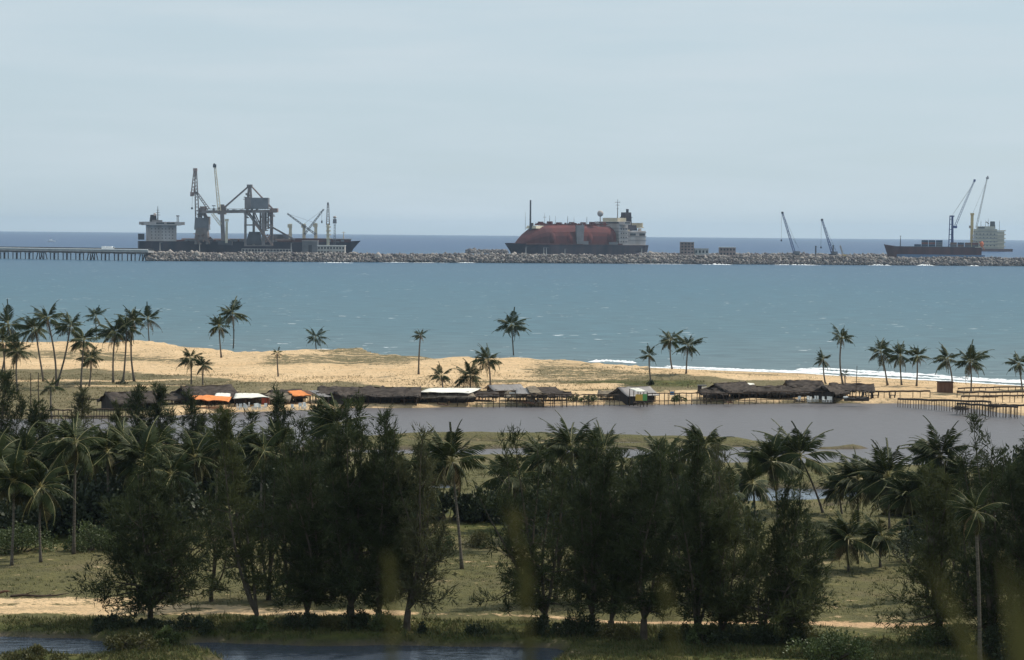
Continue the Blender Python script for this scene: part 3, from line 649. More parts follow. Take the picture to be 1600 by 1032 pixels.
block('tallest weathered building frame on the mole right of the red ship', 1063, 1084, 379, 397, 2555, M_RUST, 12, wins=(4, 4))
block('low building beside the tallest frame on the mole', 1085, 1107, 389, 398, 2555, M_BLDG, 10, wins=(4, 1))
block('wide flat roofed building standing alone on the mole', 1124, 1149, 387, 400, 2560, M_RUST, 12, roof=M_RAIL, wins=(5, 2))
def rail(label, px0, px1, py, Y, hgt, n, m, name='guard_rail'):
    t = thing(name, label, 'railing', (wx(px0, Y), Y, 0)); L = wx(px1, Y) - wx(px0, Y); z = hz((px0 + px1) / 2, py, Y)
    MB().box((L / 2, 0, z), (L, .5, .5)).build('top_rail', m, t); MB().box((L / 2, 0, z - hgt * .5), (L, .4, .4)).build('mid_rail', m, t)
    for i in range(n): MB().box((L * i / (n - 1), 0, z - hgt / 2), (.45, .45, hgt)).build('post', m, t)
rail('pale guard rail along the breakwater top below the unloader', 378, 456, 389.5, 2010, 4.5, 17, M_CONC)
for i, (px, py0, Y) in enumerate([(455, 380, 2010), (822, 386, 2020), (850, 387, 2020), (854, 387, 2020), (883, 389, 2020), (250, 379, 1960), (312, 380, 1970), (1003, 388, 2040)]):
    lb = ['lamp post before the unloader hopper', 'lamp post before the red ship bow', 'left post of the close pair before the red ship', 'right post of the close pair before the red ship', 'lamp post before the pale patch of the red ship',
          'lamp post before the bulk carrier stern', 'lamp post before the grab crane', 'lamp post before the red ship stern'][i]
    t = thing('lamp_post', 'slender pale ' + lb, 'lamp post', (wx(px, Y), Y, 7.0), 0, 'lamp posts on the breakwater')
    H = hz(px, py0, Y) - 7; MB().tube([(0, 0, 0), (0, 0, H)], [.4, .25], 6).build('post', M_CONC, t); MB().box((.9, 0, H), (2.4, .8, .5)).build('lamp_head', M_GREY, t)

# ---- red gas carrier
Yl = 2560.0; lth = math.radians(180 + 40); xl_ = wx(903, Yl)
gas = thing('gas_carrier', 'gas tanker with a long red tank cover and a white stern block', 'ship', (xl_, Yl, 0), lth)
cl = math.cos(lth); slh = math.sin(lth)
def lloc(px, py, side=0.0):
    """ship coordinates of a map reading on its centre plane shifted by side (positive towards the viewer)"""
    r = ray(px, py); o = Vector((xl_, Yl)); ux_, uy_ = cl, slh; nx_, ny_ = -slh, cl
    s = -side * (1 if ny_ > 0 else -1)   # offset along the ship's port axis that faces the viewer
    ox, oy = xl_ + nx_ * s, Yl + ny_ * s
    # ray (r.x t, r.y t) meets the line o + a*(ux,uy)
    a = (r.x * oy - r.y * ox) / (r.y * ux_ - r.x * uy_); t_ = (oy + a * uy_) / r.y
    return Vector((a, s, HC + r.z * t_))
zd = 14.5; LL = 205.0; BB = 36.0
hull_mesh(LL, BB, zd, sheer=1.2, flare=1.05).build('hull', M_NAVY, gas)
# red cover: long trunk with a sloping nose, lobes of the tanks bulging on its sides
cov = MB(); st = [(-46, .92, 17.0), (-20, .95, 18.2), (20, .95, 18.5), (52, .95, 18.0), (62, .92, 17.4), (70, .86, 15.0), (78, .74, 11.0), (86, .55, 6.0), (92, .36, 1.2)]
pr = [(-1, 0), (-1, .45), (-.93, .66), (-.74, .86), (-.42, 1), (.42, 1), (.74, .86), (.93, .66), (1, .45), (1, 0)]
vs = [(x, y * BB / 2 * bw, zd + .3 + z * h * 1.22) for x, bw, h in st for y, z in pr]; m_ = len(pr)
fs = [(i * m_ + k, (i + 1) * m_ + k, (i + 1) * m_ + k + 1, i * m_ + k + 1) for i in range(len(st) - 1) for k in range(m_ - 1)] + [tuple(range(m_)), tuple((len(st) - 1) * m_ + k for k in range(m_ - 1, -1, -1))]
cov.add(vs, fs).build('tank_cover', M_TANKRED, gas)
for i, x in enumerate((-36, -4, 28, 54)):
    MB().ball((x, 0, zd + 7), (12, 18.7, 15.0), 20, 10, zmin=-.5).build('tank', M_TANKRED, gas, True)
MB().box((12, 0, zd + 23.2), (104, 7, 1.6)).build('catwalk', M_TANKRED, gas)
for x in (-40, -22, -8, 10, 30, 44, 58): MB().box((x, 0, zd + 24.8), (4.5, 5, 2.6 + (x % 3))).build('pipe_manifold', M_TANKRED, gas)
rp_ = random.Random(9)
for s in (-1, 1): MB().beam((-44, s * 5, zd + 24.2), (62, s * 4.6, zd + 23.6), .8).beam((-44, s * 8, zd + 21.8), (56, s * 8, zd + 21.4), .6).build('deck_pipe', M_TANKRED, gas)
for i in range(26):
    x = -44 + i * 4.2; MB().box((x, rp_.uniform(-6, 6), zd + 24.2), (rp_.uniform(.8, 2.6), rp_.uniform(1, 3), rp_.uniform(1.2, 3.8))).beam((x, -5.5, zd + 23), (x, -5.5, zd + 25.6), .3).build('deck_fitting', rp_.choice([M_TANKRED, M_TANKRED, M_MAROON, M_GREY]), gas)
MB().box((13, 17.9, zd + 12), (10, 1.6, 22), top=(1.3, 1)).box((13, -17.9, zd + 12), (10, 1.6, 22), top=(1.3, 1)).build('manifold_tower', M_GREY, gas)
MB().box((66, 0, zd + 20.2), (14, 18, 3.2), top=(.8, .85)).build('fore_house', M_CRANECREAM, gas)
p = lloc(829, 313); MB().tube([(p.x, 0, zd + 14), (p.x, 0, p.z)], [1.1, .9], 8).box((p.x - 2, 0, zd + 21), (3, 3, 8)).build('vent_mast', M_DKGREY, gas)
for px, py in ((821, 332), (851, 333), (859, 337), (868, 338), (887, 338), (897, 339), (917, 339)):
    p = lloc(px, py); mast_mesh(p.x, 0, zd + 17, p.z, .55 if px in (859, 887, 917) else .3, ((.75, 5),) if px == 851 else ()).build('vent_pipe', M_DKGREY if px in (859, 887, 917) else M_GREY, gas)
for s in (-1, 1):
    MB().box((20, s * 17.9, zd + .9), (150, .6, 1.6)).build('bulwark', M_MAROON, gas)
    MB().box((4, s * 18.0, zd + 2.4), (9, .5, 4)).box((-40, s * 18.0, zd + 2.0), (14, .5, 3)).build('side_house', M_GREY, gas)
# stern block
aft = -67.0
MB().box((aft - 8, 0, zd + 8.5), (38, 33, 17)).build('deckhouse', M_WHITE, gas); dh = [o for o in gas.children if o.name.startswith('deckhouse')][0] if gas.children else None
MB().box((aft + 10, 0, zd + 12), (14, 35, 24)).build('accommodation', M_WHITE, gas)
MB().box((aft + 12, 0, zd + 26), (11, 52, 3.6)).build('bridge', M_WHITE, gas)
MB().box((aft + 17.7, 0, zd + 26.4), (.3, 34, 1.6)).box((aft + 12, 26.1, zd + 26.4), (8, .3, 1.6)).box((aft + 12, -26.1, zd + 26.4), (8, .3, 1.6)).build('bridge_windows', M_WIN, gas)
MB().box((aft + 9, 0, zd + 30), (14, 26, 4.5)).build('top_house', M_CRANECREAM, gas)
MB().box((aft + 4, 0, zd + 25), (6, 22, 8)).build('upper_deck', M_CRANECREAM, gas)
MB().box((aft - 10, 0, zd + 20.5), (19, 20, 6.5), top=(.9, .9)).build('funnel_casing', M_NAVY, gas)
fb = MB().box((aft - 10, 0, zd + 31), (11, 9, 16), top=(.85, .85)).tube([(aft - 11, 1, zd + 38), (aft - 11, 1, zd + 43)], 1.6, 8); fb.box((aft - 10, 0, zd + 33), (11.6, 9.8, .8)); fb.build('funnel', M_NAVY, gas)
for i in range(14): x = aft + rp_.uniform(-20, 16); MB().box((x, rp_.uniform(-15, 15), zd + rp_.uniform(17, 19.5) + (12 if x > aft + 3 else 0)), (rp_.uniform(1, 3), rp_.uniform(1, 3), rp_.uniform(1.5, 3.5))).build('deck_fitting', rp_.choice([M_WHITE, M_GREY, M_CRANECREAM]), gas)
for zz in (4, 8, 12, 16, 20): MB().box((aft + 10, 0, zd + zz), (15, 36, .4)).build('deck_edge', M_GREY, gas)
p = lloc(970, 312); mast_mesh(aft + 4, 0, zd + 30, p.z, .7, ((.72, 6), (.86, 9), (.55, 3))).build('mast', M_GREY, gas)
dm = lloc(938, 334, 12); 
MB().tube([(dm.x, dm.y, zd + 27), (dm.x, dm.y, dm.z)], .6, 6).ball((dm.x, dm.y, dm.z), 3.7, 14, 10).build('radar_dome', M_WHITE, gas, True)
for zz in (6, 10.5, 15):
    MB().box((aft - 8, 0, zd + zz), (39.5, 34.5, .5)).build('deck_edge', M_GREY, gas)
for s in (-1, 1):
    for x in (-18, -3): MB().box((aft - 3 + x, s * 16.6, zd + 12.6), (9, .3, 2.6)).build('boat_recess', M_WIN, gas)
for i in range(3): MB().box((aft - 27.1, -9 + i * 9, zd + 12.6), (.3, 6.5, 2.4)).build('boat_recess', M_WIN, gas)
for q in range(2):
    for i in range(7): MB().box((aft - 27.1, -13 + i * 4.3, zd + 3.4 + q * 4.4), (.3, 1.4, 1.4)).build('window', M_WIN, gas)
for s in (-1, 1):
    for q in range(4):
        for i in range(3): MB().box((aft + 6 + i * 4, s * 17.6, zd + 4 + q * 5), (1.4, .3, 1.4)).build('window', M_WIN, gas)
MB().box((aft - 22, 0, zd + 21), (7, 30, 1)).box((aft - 25, 0, zd + 24), (1, 26, 5)).build('stern_gantry', M_CRANECREAM, gas)

# ---- container feeder with blue crane
Yc = 2600.0; cth = math.radians(180 - 12); xc = wx(1460, Yc)
fe = thing('container_ship', 'rusty red feeder ship stacked with dark containers and one blue deck crane', 'ship', (xc, Yc, 0), cth)
def cx_(px): return (wx(px, Yc) - xc) / math.cos(cth)
zc = hz(1450, 386.5, Yc); LC = cx_(1389) - cx_(1531)
hull_mesh(LC, 19, zc, sheer=2.2).build('hull', M_MAROON, fe)
MB().box((-8, 0, 2.4), (LC * .93, 19.3, 8.0)).build('boot_topping', M_BOOT, fe)
MB().box((0, 0, zc + .4), (LC * .86, 17, .8)).build('deck', M_DKGREY, fe)
r = random.Random(5)
for i in range(9):
    x = cx_(1524) + i * 8.4 - 2
    if abs(x - cx_(1485)) < 4.5: continue
    for j in range(3):
        for k in range(3 if 1434 < 1460 - 0 and (i in (5, 6, 7)) else (2 if i != 8 else 1)):
            MB().box((x + 4.2, -5.4 + j * 5.4, zc + .9 + 1.25 + k * 2.5), (7.6, 5.0, 2.4)).build('container', r.choice(M_CONT), fe)
b = MB(); x = cx_(1485); z1 = hz(1485, 339, Yc)
for sx in (-1, 1):
    for sy in (-1, 1): b.beam((x + sx * 2.6, sy * 2.4, zc), (x + sx * 1.8, sy * 1.8, z1), 1.1)
for i in range(6): z = zc + (z1 - zc) * (i + .5) / 6; b.box((x, 0, z), (4.6 - i * .15, 4.2, .8))
b.box((x - 1, 0, (zc + z1) / 2), (2.2, 2.6, z1 - zc)); b.build('crane_tower', M_CRANEBLUE, fe)
MB().box((x - .6, 0, z1 + .6), (5.6, 4.4, 1.6)).build('crane_head', M_CRANEBLUE, fe)
MB().box((cx_(1491), 0, hz(1491, 355, Yc)), (4.4, 4, 3)).build('crane_cab', M_CRANEBLUE, fe)
MB().lattice((cx_(1491), 0, hz(1491, 353, Yc)), (cx_(1518), 0, hz(1518, 284, Yc)), 2.2, 1.4, 18, .4).box((cx_(1518.5), 0, hz(1518, 283, Yc)), (2.6, 2.4, 2.8)).build('crane_jib', M_CRANEBLUE, fe)
MB().beam((x, 0, z1), (cx_(1517), 0, hz(1517, 287, Yc)), .18).beam((x, 1, z1), (cx_(1516), 1, hz(1516, 290, Yc)), .18).build('crane_cable', M_DKGREY, fe)
mast_mesh(cx_(1409), 0, zc, hz(1409, 368.5, Yc), .7, ((.95, 2.5),)).build('fore_mast', M_DKGREY, fe)
MB().ball((cx_(1531), 6, hz(1531, 382, Yc)), (2.2, 1.8, 3.6), 8, 6).build('lifeboat', M_ORANGE, fe, True)
MB().beam((cx_(1527), 5, hz(1527, 378, Yc)), (cx_(1535), 5, hz(1535, 390, Yc)), .8).build('lifeboat_ramp', M_ORANGE, fe)

# ---- ship with the cream block behind
Ys = 4200.0; xs = wx(1520, Ys)
cs_ = thing('cargo_ship', 'larger ship behind with a cream accommodation block, black funnel and yellow crane', 'ship', (xs, Ys, 0), math.radians(172))
def sx_(px): return (wx(px, Ys) - xs) / math.cos(math.radians(172))
zs = hz(1540, 389, Ys)
hull_mesh(150, 30, zs, sheer=1.5).build('hull', M_MAROON, cs_)
def sbox(name, px0, px1, py0, py1, m, dep=24, off=0): return MB().box(((sx_(px0) + sx_(px1)) / 2, off, (hz(px0, py0, Ys) + hz(px0, py1, Ys)) / 2), (abs(sx_(px1) - sx_(px0)), dep, abs(hz(px0, py0, Ys) - hz(px0, py1, Ys)))).build(name, m, cs_)
ab = sbox('accommodation', 1522, 1556, 358, 391, M_CREAM)
for q in range(6): sbox('deck_edge', 1521, 1557, 362 + q * 5, 362.8 + q * 5, M_GREY, 26)
sbox('aft_block', 1556, 1567, 362, 391, M_CREAM, 20)
for q in range(5): sbox('balcony', 1555, 1569, 360 + q * 6, 361.6 + q * 6, M_CRANECREAM, 24)
for q in range(4):
    for i in range(6): MB().box((sx_(1525 + i * 5.4), 12.1, hz(1530, 366 + q * 6, Ys)), (2.2, .3, 1.8)).build('window', M_WIN, ab)
sbox('bridge', 1526, 1552, 354, 359, M_CREAM, 28); sbox('bridge_window', 1527, 1537, 355, 357.4, M_WIN, 28.4)
MB().box((sx_(1549.5), 0, hz(1549, 352, Ys)), (10.5, 8, 14), top=(.8, .8)).box((sx_(1549), 0, hz(1549, 364, Ys)), (5, 8.5, 14)).tube([(sx_(1544), 0, hz(1544, 350, Ys)), (sx_(1540), 0, hz(1540, 347, Ys))], 1, 6).build('funnel', M_BLACK, cs_)
for px, py in ((1532, 345), (1539, 345), (1543, 342), (1560, 345)): mast_mesh(sx_(px), 0, zs + 14, hz(px, py, Ys), .7, ((.9, 2),)).build('mast', M_DKGREY, cs_)
MB().box((sx_(1518.5), 0, hz(1518, 363, Ys)), (6, 6, (391 - 334) * Ys / FPX), top=(.85, .85)).box((sx_(1518.5), 0, hz(1518, 335, Ys)), (7, 7, 4)).build('crane_post', M_CRANEYEL, cs_)
MB().box((sx_(1516), 0, hz(1516, 355, Ys)), (5, 5, 5)).build('crane_cab', M_RUST, cs_)
MB().lattice((sx_(1525), 0, hz(1525, 356, Ys)), (sx_(1540), 0, hz(1540, 280, Ys)), 2.6, 1.6, 18, .5).box((sx_(1540.5), 0, hz(1540, 279, Ys)), (5, 3, 3.4)).box((sx_(1541), 0, hz(1540, 276.5, Ys)), (2.4, 2, 2)).build('crane_jib', M_GRABGREY, cs_)
MB().beam((sx_(1519), 0, hz(1519, 335, Ys)), (sx_(1538), 0, hz(1538, 287, Ys)), .3).build('crane_cable', M_DKGREY, cs_)
for q in range(4): sbox('ladder_platform', 1519, 1523.5, 367 + q * 6, 369.5 + q * 6, M_WHITE, 8, 9)

# ---- lattice crawler cranes on the mole, posts, pale boom
for lb, px0, py0, px1, py1, hk, Y in [('larger blue grey lattice boom crane on the mole, hook line hanging left', 1242, 394, 1222, 333, 1221, 2600), ('smaller lattice boom crane on the mole, right of the larger one', 1301, 396, 1284, 344, 1283, 2605)]:
    t = thing('crawler_crane', lb, 'crane', (wx(px0, Y), Y, 4.5)); 
    def K(px, py, dy=0.0): return (wx(px, Y) - wx(px0, Y), dy, hz(px, py, Y) - 4.5)
    for s in (-1, 1): MB().box((1, s * 2.4, .8), (8, 1.4, 1.6)).build('track', M_DKGREY, t)
    MB().box((2.5, 0, 3), (7, 4.6, 2.8)).build('cab', M_GREY, t)
    MB().lattice((0, 0, 2), K(px1, py1), 2.4, 1.5, 20, .5).build('boom', M_CRANEBLUE, t)
    MB().box(K(px1, py1), (2.6, 2, 2.6)).build('boom_head', M_DKGREY, t)
    MB().beam(K(px1, py1), K(px1 + 26, py1 + 55), .2).beam(K(px1 + 9, py1 + 28), K(px1 + 22, py1 + 48), .2).build('guy_line', M_DKGREY, t)
    MB().beam(K(hk, py1 + 1), K(hk, py1 + 42), .2).box(K(hk, py1 + 43), (1.6, 1.6, 2.2)).build('hook_block', M_DKGREY, t)
for lb, px, py, h_ in [('thick dark post on the mole left of the smaller boom crane', 1275, 385, 10), ('dark post group piece on the mole under the smaller boom crane', 1302, 384, 10)]:
    t = thing('mooring_post', lb, 'post', (wx(px, 2590), 2590, 3)); MB().tube([(0, 0, 0), (0, 0, hz(px, py, 2590) - 3)], [.9, .8], 8).build('shaft', M_DKGREY, t); MB().box((0, 0, hz(px, py, 2590) - 3), (2.2, 2.2, .7)).build('cap', M_GREY, t)
t = thing('ramp_boom', 'short white leaning boom on the mole right of the boom cranes', 'crane', (wx(1318, 2590), 2590, 3))
MB().beam((0, 0, 1), (wx(1313, 2590) - wx(1318, 2590), 0, hz(1313, 384, 2590) - 3), 1.8).build('boom', M_WHITE, t); MB().box((1, 0, 1.2), (5, 4, 2.6)).build('cab', M_CRANEYEL, t)

# ---- surf: ragged raised foam
def foam(label, px0, px1, py, Y, hgt, seed, thick=3.0, name='breaking_wave'):
    r = np.random.default_rng(seed); a, c = wx(px0, Y), wx(px1, Y); n = max(12, int((c - a) / (thick * .25))); V, F = [], []
    for i in range(n):
        u = r.uniform(0, 1); x = a + (c - a) * u; y = Y + r.normal() * thick * .4; s = thick * r.uniform(.1, .3); e = hgt * math.sin(min(1, max(0, u)) * math.pi) ** .7 * r.uniform(.3, 1)
        b = len(V); V += [(x - s * 2.6, y, .03), (x, y - s, .03), (x + s * 2.6, y, .03), (x, y + s, .03), (x, y, .05 + e)]; F += [(b, b + 1, b + 4), (b + 1, b + 2, b + 4), (b + 2, b + 3, b + 4), (b + 3, b, b + 4)]
    tag(link(name, rawmesh(name, np.array(V), np.array(F), M_FOAM)), kind='stuff')
for i, (p0, p1, py, h_) in enumerate([(366, 402, 408, 2.0), (500, 552, 411, .7), (600, 640, 410.5, .5), (716, 742, 411, .8), (912, 948, 412, 1.4), (1098, 1145, 414, 1.3), (1210, 1282, 414.5, .9), (1358, 1392, 415, 1.6), (1434, 1460, 415.5, 2.2), (1515, 1530, 416, 1.0), (640, 700, 411, .3), (980, 1090, 413, .3)]):
    foam('', p0, p1, py, 28 * FPX / (py - yinf((p0 + p1) / 2)), h_, i)

# small craft and vehicles
t = thing('motor_boat', 'tiny white motor boat far out beyond the jetty', 'boat', (wx(80, 4650), 4650, 0))
b = MB(); st = [(-8, 2.4, 2.6), (2, 2.6, 2.8), (7, 1.4, 3.3), (9.5, .1, 3.7)]
b.add([p for x, h_, z in st for p in ((x, -h_, z), (x, -h_ * .6, -.4), (x, h_ * .6, -.4), (x, h_, z))], [(i * 4 + k, (i + 1) * 4 + k, (i + 1) * 4 + k + 1, i * 4 + k + 1) for i in range(3) for k in range(3)] + [(0, 1, 2, 3)] + [(i * 4, i * 4 + 3, (i + 1) * 4 + 3, (i + 1) * 4) for i in range(3)]).build('hull', M_FOAM, t)
MB().box((-1, 0, 4), (7, 3.4, 2.4), top=(.8, .9)).build('cabin', M_FOAM, t); MB().box((2.4, 0, 4.3), (.3, 2.6, 1)).build('windscreen', M_WIN, t)
for px, lb, ln in [(163, 'small white van on the jetty, left of the white truck', 5.0), (172, 'white truck with a cargo box on the jetty', 8.5)]:
    Yj = 2030 + (wx(px, 2000) - wx(-60, 2030)) / (wx(236, 1945) - wx(-60, 2030)) * (1945 - 2030); zj = hz(100, 390.0, 1990)
    t = thing('delivery_truck' if ln > 6 else 'delivery_van', lb, 'truck' if ln > 6 else 'van', (wx(px, Yj), Yj + 1, zj), -.28)
    MB().box((-ln * .12, 0, 2.1), (ln * .72, 2.4, 2.6)).build('cargo_box', M_FOAM, t); MB().box((ln * .38, 0, 1.6), (ln * .24, 2.3, 2.0), top=(.75, .95)).build('cab', M_FOAM, t); MB().box((ln * .44, 0, 2.0), (ln * .1, 2.36, .7)).build('windscreen', M_WIN, t)
    for x in (-.3, .35):
        for y in (-1.1, 1.1): MB().tube([(ln * x, y - .15, .5), (ln * x, y + .15, .5)], .5, 8).build('wheel', M_BLACK, t)
# ---- surf on the beach
def surf_line(pts, wd, hgt, n, seed):
    r = np.random.default_rng(seed); P = [G(a, b) for a, b in pts]; V, F = [], []
    xs = [p.x for p in P]; ys = [p.y for p in P]
    for i in range(n):
        x = r.uniform(xs[0], xs[-1]); y0 = np.interp(x, xs, ys); k = fnoise(np.array([x]), np.array([0.]), 7, seed)[0]
        if r.uniform(-.6, .5) > k + .15: continue
        y = y0 + r.normal() * wd * .5 + k * wd; s = r.uniform(.15, .55); e = hgt * r.uniform(.1, 1); b = len(V)
        V += [(x - s * 2.4, y, .05), (x, y - s, .05), (x + s * 2.4, y + r.normal() * .2, .05), (x, y + s, .05), (x, y, .06 + e)]; F += [(b, b + 1, b + 4), (b + 1, b + 2, b + 4), (b + 2, b + 3, b + 4), (b + 3, b, b + 4)]
    if F: tag(link('surf_foam', rawmesh('surf_foam', np.array(V), np.array(F), M_FOAM)), kind='stuff')
surf_line([(925, 566), (945, 564.5), (965, 566), (990, 568)], 1.3, .45, 170, 2)
surf_line([(930, 572), (1000, 574), (1050, 576), (1150, 580), (1250, 583.5)], 1.0, .1, 480, 1)
surf_line([(1040, 573), (1100, 576), (1160, 579)], 1.5, .25, 300, 9)
surf_line([(1270, 576), (1330, 580), (1400, 584), (1500, 590), (1640, 598)], 2.5, .15, 450, 13)
surf_line([(1150, 578), (1220, 580.5), (1290, 583)], 1.6, .2, 500, 14)
surf_line([(1250, 578), (1300, 582), (1400, 587), (1500, 593), (1640, 602)], 2.6, .3, 1500, 3)
surf_line([(1250, 583), (1300, 587), (1400, 591.5), (1500, 597.5), (1640, 606)], 1.2, .1, 900, 4)
# ------------------------------------------------------------------ vegetation
M_NEEDLE = [mat('needles_dark', (.060, .074, .030), .7, .35, .9, .12, col2=(.026, .034, .015), transl=.3), mat('needles_olive', (.082, .094, .036), .7, .35, .9, .12, col2=(.040, .046, .019), transl=.3), mat('needles_grey', (.095, .098, .046), .7, .3, .9, .12, col2=(.05, .052, .026), transl=.3)]
M_BARK = mat('bark', (.085, .07, .055), .9, .35, 2.0, .1, bump=.4)
M_PALMBARK = mat('palm_bark', (.125, .108, .09), .9, .3, 3.0, .1, stretch=(1, 1, 4), bump=.4)
M_FROND = mat('frond_green', (.034, .046, .014), .6, .3, .9, .12, transl=.16)
M_FRONDOLD = mat('frond_old', (.06, .055, .022), .65, .3, .9, .1, transl=.15)
M_FRONDDEAD = mat('frond_dead', (.17, .115, .06), .8, .3, .9, .1)
M_RACHIS = mat('frond_rib', (.27, .235, .085), .4, .25, 1.0, .45)
M_NUT = mat('coconut', (.10, .10, .035), .5, .3, 2, .3)
M_LEAF = [mat('shrub_leaf', (.080, .105, .034), .55, .35, .7, .35, transl=.15), mat('shrub_leaf_dark', (.036, .048, .022), .55, .35, .7, .3, transl=.12), mat('shrub_leaf_olive', (.10, .095, .036), .6, .3, .7, .3, transl=.15)]

def sprays(P, D, L, W, r):
    """One slender triangle per needle tuft: roots P, directions D, lengths L, widths W."""
    n = len(P); rnd = r.normal(size=(n, 3)); s = np.cross(D, rnd); s /= np.linalg.norm(s, axis=1, keepdims=True) + 1e-9
    V = np.empty((n, 3, 3)); V[:, 0] = P + s * W[:, None] * .5; V[:, 1] = P - s * W[:, None] * .5; V[:, 2] = P + D * L[:, None]
    return V.reshape(-1, 3), np.arange(3 * n).reshape(-1, 3)
def unit(a): return a / (np.linalg.norm(a, axis=-1, keepdims=True) + 1e-9)

def casuarina(label, base, top, xl, xr, stems=3, low=.12, dens=1.0, m=0, seed=0, lean=0.0, skirt=0.0, group=None, spires=1.0, bias=0.0, tips=None, budget=36000):
    """base/top as map readings (px, py); xl..xr its spread; the tree then stands at its own place with its own size in metres."""
    r = np.random.default_rng(seed + 100); g = ground(*base); k = g.y / FPX
    H = (base[1] - top) * k - .45; Wd = (xr - xl) * k * .97; cx = ((xl + xr) / 2 - base[0]) * k
    t = thing('casuarina_tree', label, 'tree', (g.x, g.y, g.z - .15), 0, group)
    tb, lb = MB(), MB(); PP, DD = [], []; sc0 = (g.y / 157) ** .5
    fork = H * r.uniform(.05, .12) if stems > 1 else 0
    rad0 = .035 * H ** .9 * .55
    if stems > 1: tb.tube([(0, 0, -.2), (0, 0, fork * .5), (lean * .1, 0, fork)], [rad0 * 1.5, rad0 * 1.25, rad0 * 1.1], 7)
    for s in range(stems):
        if tips: tx, hh = tips[s][0] * k - base[0] * k, (base[1] - tips[s][1]) * k - .45
        else:
            u = (s + .5) / stems - .5; u *= 1.15
            tx = cx + lean + u * Wd * .62 + r.normal() * Wd * .03
            hh = H * (1 - abs(u) * .72 * r.uniform(.55, 1.35)) if s else H
            if stems > 1 and s == 0: tx = cx + lean + r.normal() * Wd * .06
        ty = r.uniform(-.25, .25) * Wd if stems > 1 else 0
        n = 14; pts = []
        w1, w2 = r.normal(size=2) * .02 * H
        for i in range(n + 1):
            q = i / n; b = q ** .75
            pts.append(np.array([tx * b + w1 * math.sin(q * 5), ty * b + w2 * math.sin(q * 4), (fork if stems > 1 else -.2) + (hh - (fork if stems > 1 else 0)) * q]))
        pts[0][:2] = 0; pts = np.array(pts)
        rs = rad0 * (1.0 if stems == 1 else .62)
        tb.tube(pts, [max(.025, rs * (1 - .93 * (i / n))) for i in range(n + 1)], 6)
        Lmax = Wd * .56 / stems ** .36 * r.uniform(.88, 1.1)
        nb = int(hh * 6.2 * dens / stems ** .42)
        us = np.sort(r.uniform(0, 1, nb)); az = r.uniform(0, 2 * math.pi, nb)
        for uu, a in zip(us, az):
            q = low + (1 - low) * uu; f = q * n; i = min(int(f), n - 1); o = pts[i] + (pts[i + 1] - pts[i]) * (f - i)
            prof = (1 - .35 * uu if uu < .5 else .82 * (1 - (uu - .5) / .5) ** (1.15 * spires) + .045) * (.62 + .38 * min(1, (uu + skirt) / .2))
            Lb = max(.5, (Lmax + (Wd * .50 - Lmax) * max(0, 1 - uu / .5)) * prof * (r.uniform(.75, 1.25) if r.uniform() < .45 else r.uniform(.25, .7)) * (1 + .3 * math.sin(2 * a + s * 2 + uu * 9))); el = math.radians(r.normal((2 if uu > .14 else -9) + 46 * uu ** 1.1, 11))
            if bias and math.cos(a) * bias > 0: Lb *= 1.25
            d = np.array([math.cos(a) * math.cos(el), math.sin(a) * math.cos(el), max(math.sin(el), (.5 - o[2]) / Lb)])
            e1 = o + d * Lb * .55; e2 = e1 + unit(d + np.array([0, 0, .35])) * Lb * .45
            if Lb > .9: lb.tube([o, e1, e2], [max(.018, .016 * Lb + .012), .022, .008], 4, cap=False)
            # branchlets: narrow upswept plumes strung along the bough, with gaps between them
            nn = int(Lb * 3.5) + 2; tt = np.sort(r.uniform(.16, 1, nn)) ** .8
            q0 = np.where(tt[:, None] < .55, o + (e1 - o) * (tt[:, None] / .55), e1 + (e2 - e1) * ((tt[:, None] - .55) / .45))
            side = r.normal(size=(nn, 3)) * .75; bd = unit(d * .55 + side + np.array([0, 0, .45])); bl = r.uniform(.45, 1.25, nn) * (.65 + .35 * min(1, Lb / 2)) * sc0
            m2 = 10; f2 = r.uniform(0, 1, (nn, m2)); p = q0[:, None] + bd[:, None] * (bl[:, None] * f2)[..., None] + r.normal(size=(nn, m2, 3)) * (.05 + .07 * (1 - f2))[..., None]
            p[..., 2] = np.maximum(p[..., 2], .15 + .2 * f2)
            PP.append(p.reshape(-1, 3)); DD.append(unit(bd[:, None] + r.normal(size=(nn, m2, 3)) * .42 + np.array([0, 0, .1])).reshape(-1, 3))
        # leader tuft
        ns = 60; tt = r.uniform(.80, 1.0, ns); f = tt * n; i = np.minimum(f.astype(int), n - 1)
        p = pts[i] + (pts[i + 1] - pts[i]) * (f - i)[:, None]; PP.append(p + r.normal(size=(ns, 3)) * .1); DD.append(unit(np.array([0, 0, 1.]) + r.normal(size=(ns, 3)) * .4))
    P = np.concatenate(PP); D = np.concatenate(DD)
    if len(P) > budget: sel = r.choice(len(P), budget, replace=False); P, D = P[sel], D[sel]
    sc = (g.y / 157) ** .5
    V, F = sprays(P, D, r.uniform(.32, .66, len(P)) * sc, r.uniform(.05, .095, len(P)) * sc, r)
    tb.build('trunk', M_BARK, t)
    if lb.V: tag(lb.build('limbs', M_BARK, t), kind='stuff')
    link('crown', rawmesh('crown', V, F, M_NEEDLE[m]), t)
    return t

